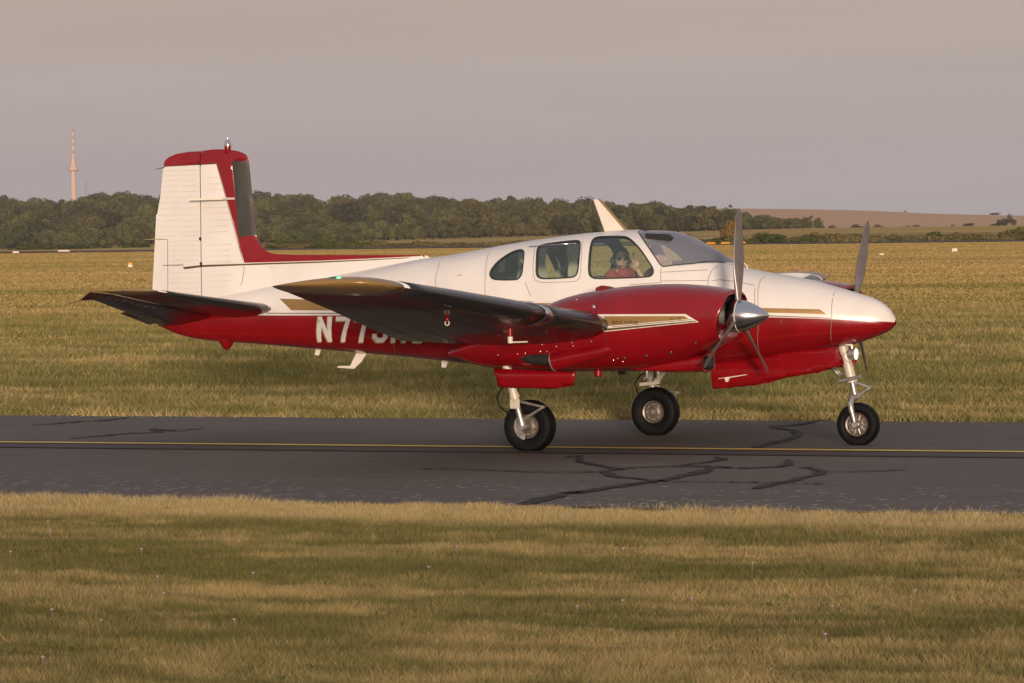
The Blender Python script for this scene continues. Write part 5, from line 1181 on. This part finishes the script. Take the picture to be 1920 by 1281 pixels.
    if sgn < 0:
        # gear doors on both sides of the well
        for k, (yy, dz) in enumerate(((yc - .30, 0), (yc + .28, .03))):
            D0 = [(-.40, .925), (.60, .885), (.575, .80), (.545, .735), (.33, .705), (.30, .70), (-.37, .715), (-.38, .84), (-.42, .86)]
            V = []; Fc = []; n_ = len(D0)
            zz = [q[1] for q in D0]
            P, Fd, mi = sheet(densify([(q[0] * .97 + (.14 if k == 0 else -.10), q[1]) for q in D0], .06), [], [], .06, lambda u, v: np.stack([u + 0 * v, yy - .05 * np.sin((v - .70) / .23 * PI * .8), v + dz], 1), [], [])
            o = ply('gear_door', P, Fd, mi, RED if k == 0 else DRED, g); md_ = o.modifiers.new('s', 'SOLIDIFY'); md_.thickness = .012
    else:
        mb = MB(); mb.box((.45, yc - .28, .86), (1.05, .02, .12)); mb.build('gear_door', DRED, g, sm=False)  # far door: its shade is put into the darker colour
        pts = [un(*q, 1, yc - .25)[[0, 2]] for q in ((1235, 694), (1255, 693), (1237, 720), (1200, 724), (1200, 718), (1226, 715), (1233, 706))]
        mb = MB(); mb.prism([tuple(q) for q in pts], yc - .27, yc - .25); mb.build('gear_fairing_bracket', CREAM, g, sm=False)
        mb = MB(); pts = [un(*q, 1, yc - .272)[[0, 2]] for q in ((1250, 699), (1253.5, 699), (1239, 717), (1236, 716))]; mb.prism([tuple(q) for q in pts], yc - .278, yc - .2705); mb.build('gear_bracket_stripe', GOLD, g, sm=False)
main_gear(-1.945, -1); main_gear(1.945, 1)
# nose gear
ng_ = empty('nose_gear', (0, 0, 0)); ng_.parent = AC; WB = 3.168; r = .243; hub = Vector((WB, 0, .232))
wheel(tuple(hub), r, .17, .128, ng_, -1, True)
N0 = lambda px, py, y=-.0: Vector(un(px, py, 1, y))
mb = MB(); a, b_ = N0(1580, 648), N0(1597, 712); mb.tube([a, b_], [.058, .056], 18); mb.tube([b_, b_ + (b_ - a).normalized() * .03], [.062, .06], 18); st_ = mb.build('strut', PALE, ng_)
mb = MB(); c_ = N0(1603, 741); mb.tube([b_, c_], .036, 16); mb.build('oleo_piston', STEEL, st_)
mb = MB()
for sg in (-1, 1):
    y_ = sg * .125; mb.tube([c_, c_ + Vector((-.02, y_ * .5, -.03)), N0(1594, 757, y_), N0(1596, 768, y_), N0(1600, 782, y_), Vector((WB, y_, .235))], [.03, .036, .036, .034, .027, .022], 12)
mb.tube([(WB, -.14, .232), (WB, .14, .232)], .022, 12); mb.tube([(WB, -.15, .232), (WB, -.12, .232)], .032, 12); mb.build('fork', STEEL, ng_)
mb = MB(); kn = N0(1631, 727); kn.y = 0
for s2 in (-.04, .04):
    o_ = Vector((0, s2, 0)); mb.tube([N0(1602, 716) + o_, kn + o_ * .4], .013, 8); mb.tube([N0(1605, 746) + o_, kn + o_ * .4], .013, 8)
mb.tube([kn - Vector((0, .03, 0)), kn + Vector((0, .03, 0))], .02, 10); mb.tube([N0(1601, 748) - Vector((0, .05, 0)), N0(1612, 745) + Vector((0, .05, 0))], .016, 8); mb.build('torque_link', STEEL, ng_)
mb = MB(); A_, B_ = N0(1574, 715, -.09), N0(1611, 707, -.09); mb.tube([A_, B_], .022, 14); mb.tube([N0(1563, 717, -.09), A_], [.005, .014], 10); mb.tube([B_, N0(1614, 706, -.09)], .028, 10); mb.build('shimmy_damper', STEEL, ng_)
mb = MB(); mb.tube([N0(1558, 687), N0(1575, 706)], .014, 8); mb.tube([N0(1562, 686, .06), N0(1579, 704, .06)], .010, 8); mb.build('drag_brace', STEEL, ng_)
LAMPM = mat('landing_lamp', (.9, .9, .88), .1, emit=((1, .96, .88), 2.2))
c_ = N0(1590, 664, -.05); mb = MB(); mb.lathe([(0, .01), (0, .035), (.02, .060), (.085, .066), (.095, .064)], tuple(c_), 'x', 28); ll = mb.build('landing_light', STEEL, ng_)
mb = MB(); mb.lathe([(.094, .061), (.100, .056), (.106, .03), (.107, .001)], tuple(c_), 'x', 28); mb.build('lens', LAMPM, ll)
mb = MB(); mb.tube([c_ + Vector((.05, 0, .06)), c_ + Vector((.03, 0, .16))], .014, 8); mb.tube([N0(1592, 655, -.06), N0(1580, 668, -.07), N0(1588, 678, -.06), N0(1596, 680, -.06)], .004, 6); mb.build('lamp_bracket', STEEL, ll)
for k, yy in enumerate((-.20, .20)):
    DP = [(1562, 650.5), (1570, 651), (1583.5, 683.5), (1500, 703), (1448, 711), (1425, 718), (1400, 723), (1368, 727.5), (1336, 729.5), (1333.5, 676), (1360, 676), (1412, 670), (1500, 657)]
    D0 = [tuple(un(*q, 1, -.2)[[0, 2]]) for q in DP]
    P, Fd, mi = sheet(densify(D0, .06), [], [], .06, lambda u, v: np.stack([u, yy + np.sign(yy) * (.03 * np.sin(np.clip((1.0 - v) / .35, 0, 1) * PI)), v], 1), [], [])
    o = ply('nose_gear_door', P, Fd, mi, RED, ng_); md_ = o.modifiers.new('s', 'SOLIDIFY'); md_.thickness = .012
mb = MB(); o = MB(); D0 = [tuple(un(*q, 1, -.235)[[0, 2]]) for q in ((1357, 708.5), (1362, 707.5), (1401, 702), (1401, 703.2), (1369, 708.5), (1366, 716), (1362, 716), (1360, 709), (1348, 710.5), (1348, 709.5))]
mb.prism(D0, -.262, -.238); mb.build('aerial_fitting', CREAM, ng_, sm=False)

# ---------------------------------------------------------------- aerials and small fittings
def blade(name, pp, th, m, y=0., parent=AC):
    D0 = [tuple(un(*q, 1, y)[[0, 2]]) for q in pp]; mb = MB(); mb.prism(D0, y - th / 2, y + th / 2); o = mb.build(name, m, parent, sm=False); bv = o.modifiers.new('b', 'BEVEL'); bv.width = th * .3; bv.segments = 2; return o
ta = blade('top_aerial', [(1112.8, 374.5), (1117, 373), (1123, 374), (1175, 434), (1135, 437)], .05, CREAM)
blade('leading_edge_strip', [(1121, 373), (1126, 374.5), (1177, 432), (1172, 432)], .056, GOLD, 0., ta)
blade('belly_aerial', [(632, 687.5), (637, 686), (657, 686), (668, 662), (688, 663), (677, 680), (664, 692), (634, 690)], .03, CREAM)
blade('belly_aerial', [(592, 655), (602, 656), (598, 667), (590, 666)], .02, CREAM, .12); blade('belly_aerial', [(828, 675), (842, 676), (836, 690), (828, 689)], .02, CREAM, .1)
blade('belly_aerial', [(1158, 694), (1175, 694), (1172, 703), (1160, 703)], .03, DRED, .1)
mb = MB(); q = un(425, 641, 1, 0.); mb.lathe([(-.10, .004), (-.09, .03), (-.05, .065), (0, .09), (.04, .10)], tuple(q), 'z', 24); mb.build('belly_beacon', RED, AC)
q = Vector((*[0] * 3,)); x_, z_ = fxz(1391, 498); mb = MB(); a = N0(1389, 498); mb.tube([a + Vector((-.03, 0, -.02)), a + Vector((-.01, 0, .02)), a + Vector((.05, 0, .02)), a + Vector((.075, 0, 0)), a + Vector((.075, 0, -.04))], .007, 6); mb.build('temperature_probe', CREAM, AC)
for px, py in ((867, 515.5),): x_, z_ = fxz(px, py); mb = MB(); y_ = -float(fus_y(x_, z_)); mb.tube([(x_ - .07, y_ - .004, z_ - .005), (x_, y_ - .02, z_ + .002), (x_ + .005, y_ - .02, z_ + .002)], [.003, .014, .010], 8); mb.build('static_port_fairing', CREAM, AC)
mb = MB(); x_, z_ = fxz(1598, 648); mb.ell((x_, -.12, z_ + .01), (.05, .012, .012)); mb.build('door_hinge', CREAM, AC)

# ================================================================== PEOPLE
SKIN = mat('skin', (.68, .41, .30), .5, noise=(14, .15)); HAIR = mat('hair', (.05, .03, .02), .7, noise=(40, .4)); SHIRT = mat('red_shirt', (.45, .07, .075), .85, noise=(10, .2)); JEANS = mat('trousers', (.04, .05, .08), .85)
HEADSET = mat('headset_green', (.05, .14, .12), .4); SHADE = mat('sunglasses', (.01, .01, .012), .08, coat=1); LIP = mat('lips', (.30, .10, .09), .5); SHIRT2 = mat('plaid_shirt', (.33, .09, .07), .85, noise=(12, .6))
def skinned(name, chains, m, parent, sub=2, root=0):
    """one continuous surface grown round a joint skeleton; chains share joints by name"""
    idx = {}; V = []; Rr = []; E_ = []
    for ch in chains:
        prev = None
        for (k, co, rd) in ch:
            if k not in idx: idx[k] = len(V); V.append(co); Rr.append(rd)
            if prev is not None: E_.append((prev, idx[k]))
            prev = idx[k]
    me = bpy.data.meshes.new(name); me.from_pydata([tuple(v) for v in V], E_, []); o = bpy.data.objects.new(name, me); COL.objects.link(o)
    md_ = o.modifiers.new('skin', 'SKIN'); md_.use_smooth_shade = True
    if not me.skin_vertices: 
        bm = bmesh.new(); bm.from_mesh(me); bm.verts.layers.skin.verify(); bm.to_mesh(me); bm.free()
    for i, s in enumerate(me.skin_vertices[0].data):
        rd = Rr[i]; s.radius = rd if isinstance(rd, tuple) else (rd, rd); s.use_root = (i == root)
    sb = o.modifiers.new('sub', 'SUBSURF'); sb.levels = sub; sb.render_levels = sub
    dg = bpy.context.evaluated_depsgraph_get(); m2 = bpy.data.meshes.new_from_object(o.evaluated_get(dg)); bpy.data.objects.remove(o)
    m2.name = name; m2.materials.clear(); return link(name, m2, m, parent)
def head(c, face, parent, hair=True, sc_=1.):
    """head as one surface with nose, brow, chin and ears; face = heading angle in the xy plane"""
    nu, nv = 40, 30; V = []; Fc = []
    for j in range(nv + 1):
        p_ = PI * j / nv
        for i in range(nu):
            t = 2 * PI * i / nu; x = math.sin(p_) * math.cos(t); y = math.sin(p_) * math.sin(t); z = math.cos(p_)
            X = x * .100; Y = y * .078; Z = z * .122
            if z < 0: k = 1 + z * .30 if x < .3 else 1 + z * .14; Y *= 1 + z * .26; X *= k
            if x > .6: 
                n_ = math.exp(-(y / .16) ** 2) * math.exp(-((z + .12) / .20) ** 2); X += .026 * n_
                X += .006 * math.exp(-((z - .18) / .10) ** 2); X -= .008 * math.exp(-((z - .03) / .10) ** 2) * (1 - math.exp(-(y / .2) ** 2)); X += .008 * math.exp(-((z + .48) / .08) ** 2) * math.exp(-(y / .35) ** 2); X += .008 * math.exp(-((z + .82) / .15) ** 2) * math.exp(-(y / .5) ** 2)
            V.append((X, Y, Z))
    for j in range(nv):
        for i in range(nu): Fc.append((j * nu + i, j * nu + (i + 1) % nu, (j + 1) * nu + (i + 1) % nu, (j + 1) * nu + i))
    mb = MB(); mb.add(V, Fc)
    for s in (-1, 1): mb.ell((-.008, s * .080, -.005), (.018, .010, .032), 10, 8)
    o = mb.build('head', SKIN, parent); rot = Matrix.Rotation(face, 4, 'Z'); o.matrix_local = Matrix.Translation(Vector(c)) @ rot @ Matrix.Rotation(R(4), 4, 'Y')
    o.scale = (sc_,) * 3
    mb = MB(); mb.ell((.083, 0, -.062), (.012, .024, .006), 12, 8); mb.build('lips', LIP, o)
    # hair cap
    r_ = np.random.RandomState(4); V = []; Fc = []
    for j in range(13):
        p_ = PI * .55 * j / 12
        for i in range(nu):
            t = 2 * PI * i / nu; x = math.sin(p_) * math.cos(t); y = math.sin(p_) * math.sin(t); z = math.cos(p_)
            f_ = 1.07 + .04 * r_.rand(); lim = z
            if x > .45 and z < .72: f_ = .90
            if z < .2 and x > -.1: f_ = .9
            V.append((x * .100 * f_ - .004, y * .078 * f_, z * .122 * f_))
    for j in range(12):
        for i in range(nu): Fc.append((j * nu + i, j * nu + (i + 1) % nu, (j + 1) * nu + (i + 1) % nu, (j + 1) * nu + i))
    mb = MB(); mb.add(V, Fc)
    for i in range(60):
        a = r_.rand() * 6.28; q = r_.rand() * .6; d_ = Vector((math.sin(q) * math.cos(a) * .1 - .01, math.sin(q) * math.sin(a) * .078, math.cos(q) * .125)); mb.tube([d_, d_ * 1.18 + Vector((r_.randn() * .008, r_.randn() * .008, .004))], [.007, .001], 4)
    mb.build('hair', HAIR, o, fix=False); return o
def headset(hd, mic=True):
    mb = MB(); mb.tube([(-.01, .095 * math.cos(t), .15 * math.sin(t) * .97 - .005) for t in np.linspace(0.05, PI - .05, 20)], .009, 8)
    for s in (-1, 1): mb.lathe([(0, .0), (0, .036), (.012, .041), (.032, .038), (.040, .02), (.041, 0)], (-.008, s * .080, -.01), 'y', 20, sgn=s)
    o = mb.build('headset', HEADSET, hd)
    for s in (-1, 1): mb = MB(); mb.lathe([(-.014, .033), (-.012, .041), (.004, .043), (.010, .038)], (-.008, s * .080, -.01), 'y', 20, sgn=s); mb.build('ear_cushion', RUB, o)
    if mic: mb = MB(); mb.tube([(.005, -.10, -.03), (.05, -.095, -.055), (.10, -.04, -.068)], .004, 6); mb.ell((.108, -.026, -.068), (.012, .018, .012)); mb.build('microphone', RUB, o)
def person(x, y, zs, label, shirt, face, wave=True, scx=1., hset=True, shades=True, zoff=0.):
    p_ = empty('person', (x, y, zs)); tag(p_, label, 'person')
    pel = (0, 0, .10); nk = (.0, 0, .60)
    ch = [[('pel', pel, (.15, .12)), ('belly', (.02, 0, .26), (.17, .15)), ('chest', (.0, 0, .43), (.19, .13)), ('neck', (-.005, 0, .565), .075)],
          [('pel', pel, .1), ('hipL', (.05, .10, .06), .09), ('kneeL', (.46, .12, .10), .065), ('ankL', (.60, .11, -.25), .045), ('toeL', (.76, .11, -.28), .035)],
          [('pel', pel, .1), ('hipR', (.05, -.10, .06), .09), ('kneeR', (.46, -.12, .10), .065), ('ankR', (.60, -.11, -.25), .045), ('toeR', (.76, -.11, -.28), .035)]]
    SL, SR = ((.10, .16, .505), (-.08, -.165, .505)) if wave else ((0, .18, .49), (0, -.18, .49))
    tors = [[('pel', pel, (.16, .13)), ('belly', (.02, 0, .26), (.18, .16)), ('chest', (.0, 0, .42), (.20, .15)), ('upc', (0, 0, .50), (.15, .13)), ('neckb', (.0, 0, .585), (.085, .08))],
            [('upc', (0, 0, .50), .13), ('mL', tuple(Vector(SL) * .55 + Vector((0, 0, .235))), .11), ('shL', SL, .088), ('elL', (.10, .24, .27), .055)]]
    if wave:
        arms = [('shR', SR, .085), ('upR', tuple(Vector(SR).lerp(Vector((.36, -.15, .36)), .62)), .062)]
        tors.append([('upc', (0, 0, .50), .13), ('mR', tuple(Vector(SR) * .55 + Vector((0, 0, .235))), .11)] + arms)
        skinned('trousers', [[c2 for c2 in q] for q in [[('pel', (0, 0, .09), .12), ('hipL', (.05, .10, .06), .09), ('kneeL', (.46, .12, .10), .07), ('ankL', (.60, .11, -.22), .055)], [('pel', (0, 0, .09), .12), ('hipR', (.05, -.10, .06), .09), ('kneeR', (.46, -.12, .10), .07), ('ankR', (.60, -.11, -.22), .055)]]], JEANS, p_, 1)
    else:
        tors.append([('chest', (0, 0, .42), .15), ('shR', SR, .08), ('elR', (.10, -.24, .27), .055)])
    skinned('shirt', tors, shirt, p_, 3)
    # body skin: neck and forearms and hands
    el = Vector((.41, -.15, .36)) if wave else Vector((.10, -.24, .27)); wr = Vector((.285, -.19, .60)) if wave else Vector((.33, -.20, .22))
    bod = [[('c', (0, 0, .42), .06), ('n1', (0.0, 0, .55), .06), ('n2', (.012, 0, .62), .058)], [('c', (0, 0, .42), .06), ('s', SR, .04), ('el', tuple(el), .043), ('wr', tuple(wr), .027)], [('c', (0, 0, .42), .06), ('s2', SL, .04), ('el2', (.10, .24, .27), .043), ('wr2', (.33, .20, .24), .028), ('h2', (.40, .19, .24), .035)]]
    skinned('body', bod, SKIN, p_)
    if wave:
        # hand raised in a V sign, palm towards the window
        d_ = Vector((-.25, 0, 1)).normalized(); s_ = Vector((1, 0, .25)).normalized(); pc = wr + d_ * .05
        mb = MB(); mb.ell(pc, (.040, .016, .050), 16, 12, Matrix.Rotation(-.25, 3, 'Y')); hnd = mb.build('hand', SKIN, p_)
        kn_ = lambda k: wr + d_ * .088 + s_ * (.027 - .018 * k)
        fing = [[(0, .0), (.034, -.01), (.062, -.02), (.082, -.028)], [(0, 0), (.036, .002), (.068, .010), (.092, .020)]]
        # index and middle spread, ring and little curled over the palm
        def fz(pts, rad, nm='finger'):
            skinned(nm, [[('f%d' % i, tuple(q), rd) for i, (q, rd) in enumerate(zip(pts, rad))]], SKIN, hnd, 2)
        k0 = kn_(3); fz([k0 - d_ * .02, k0, k0 + d_ * .036 - s_ * .016, k0 + d_ * .066 - s_ * .032, k0 + d_ * .086 - s_ * .042], (.010, .0098, .009, .0085, .007))
        k0 = kn_(2); fz([k0 - d_ * .02, k0, k0 + d_ * .042 + s_ * .004, k0 + d_ * .075 + s_ * .008, k0 + d_ * .097 + s_ * .010], (.010, .0100, .0092, .0085, .007))
        n_ = Vector((0, -1, 0))
        k0 = kn_(1); fz([k0 - d_ * .02, k0, k0 + d_ * .018 + n_ * .024, k0 - d_ * .012 + n_ * .034, k0 - d_ * .026 + n_ * .022], (.010, .0098, .009, .0082, .007))
        k0 = kn_(0); fz([k0 - d_ * .02, k0 - d_ * .008, k0 + d_ * .008 + n_ * .020, k0 - d_ * .016 + n_ * .028, k0 - d_ * .028 + n_ * .018], (.009, .0088, .008, .0075, .006))
        fz([wr + d_ * .015 - s_ * .020, wr + d_ * .045 - s_ * .034 + n_ * .014, wr + d_ * .062 - s_ * .014 + n_ * .034, wr + d_ * .070 + s_ * .006 + n_ * .038], (.012, .011, .0095, .008), 'thumb')
    h_ = head((.02, 0, .695), face, p_, sc_=scx)
    if hset: headset(h_)
    if shades:
        mb = MB()
        for s in (-1, 1): mb.ell((.094, s * .034, .016), (.010, .028, .020), 14, 10)
        mb.tube([(.10, -.01, .022), (.10, .01, .022)], .003, 6)
        for s in (-1, 1): mb.tube([(.09, s * .060, .022), (.0, s * .080, .02)], .003, 6)
        mb.build('sunglasses', SHADE, h_)
    return p_
# pilot by the near window, second person beside him
pp = un(1165, 487, 1, -.30)
person(float(pp[0]) - .03, -.28, float(pp[2]) - .695, 'pilot in red shirt, headset and sunglasses making a V sign at the side window', SHIRT, R(-58))
person(float(pp[0]) + .17, .30, float(pp[2]) - .675, 'second person in a plaid shirt sitting beyond the pilot behind the window post', SHIRT2, R(5), wave=False, hset=False, shades=False)

# parts sit at most two levels below their thing
def depth(o):
    n = 0
    while o.parent: o = o.parent; n += 1
    return n
for _ in range(3):
    for o in list(COL.objects):
        if depth(o) > 2:
            p_ = o.parent; o.matrix_basis = p_.matrix_basis @ o.matrix_basis; o.parent = p_.parent
# alike bushes and trees told apart by their place
ORD = ['leftmost', 'second from the left', 'third from the left', 'fourth from the left', 'fifth from the left', 'sixth from the left', 'seventh from the left', 'eighth from the left', 'ninth from the left', 'tenth from the left', 'eleventh from the left', 'twelfth from the left']
for grp, txt in (('low bushes at the left foot of the wood', 'of the low bushes at the left foot of the wood'), ('dark bushes on the sandy bank beyond the fin', 'of the dark bushes on the sandy bank beyond the fin'),
                 ('trees at the foot of the brown hill', 'of the small dark trees under the brown hill'), ('trees on the skyline of the brown hill', 'of the tiny trees on the brown hill skyline')):
    g = [o for o in COL.objects if o.get('group') == grp]
    g.sort(key=lambda o: (o.location.x - CX) * _rt[0] / 1000 / max(.001, bd(o.location.x, o.location.y)[1] / 1000) + (o.location.y - CY) * _rt[1] / bd(o.location.x, o.location.y)[1])
    for i, o in enumerate(g): o['label'] = ORD[min(i, 11)] + ' ' + txt if i < len(g) - 1 else 'rightmost ' + txt
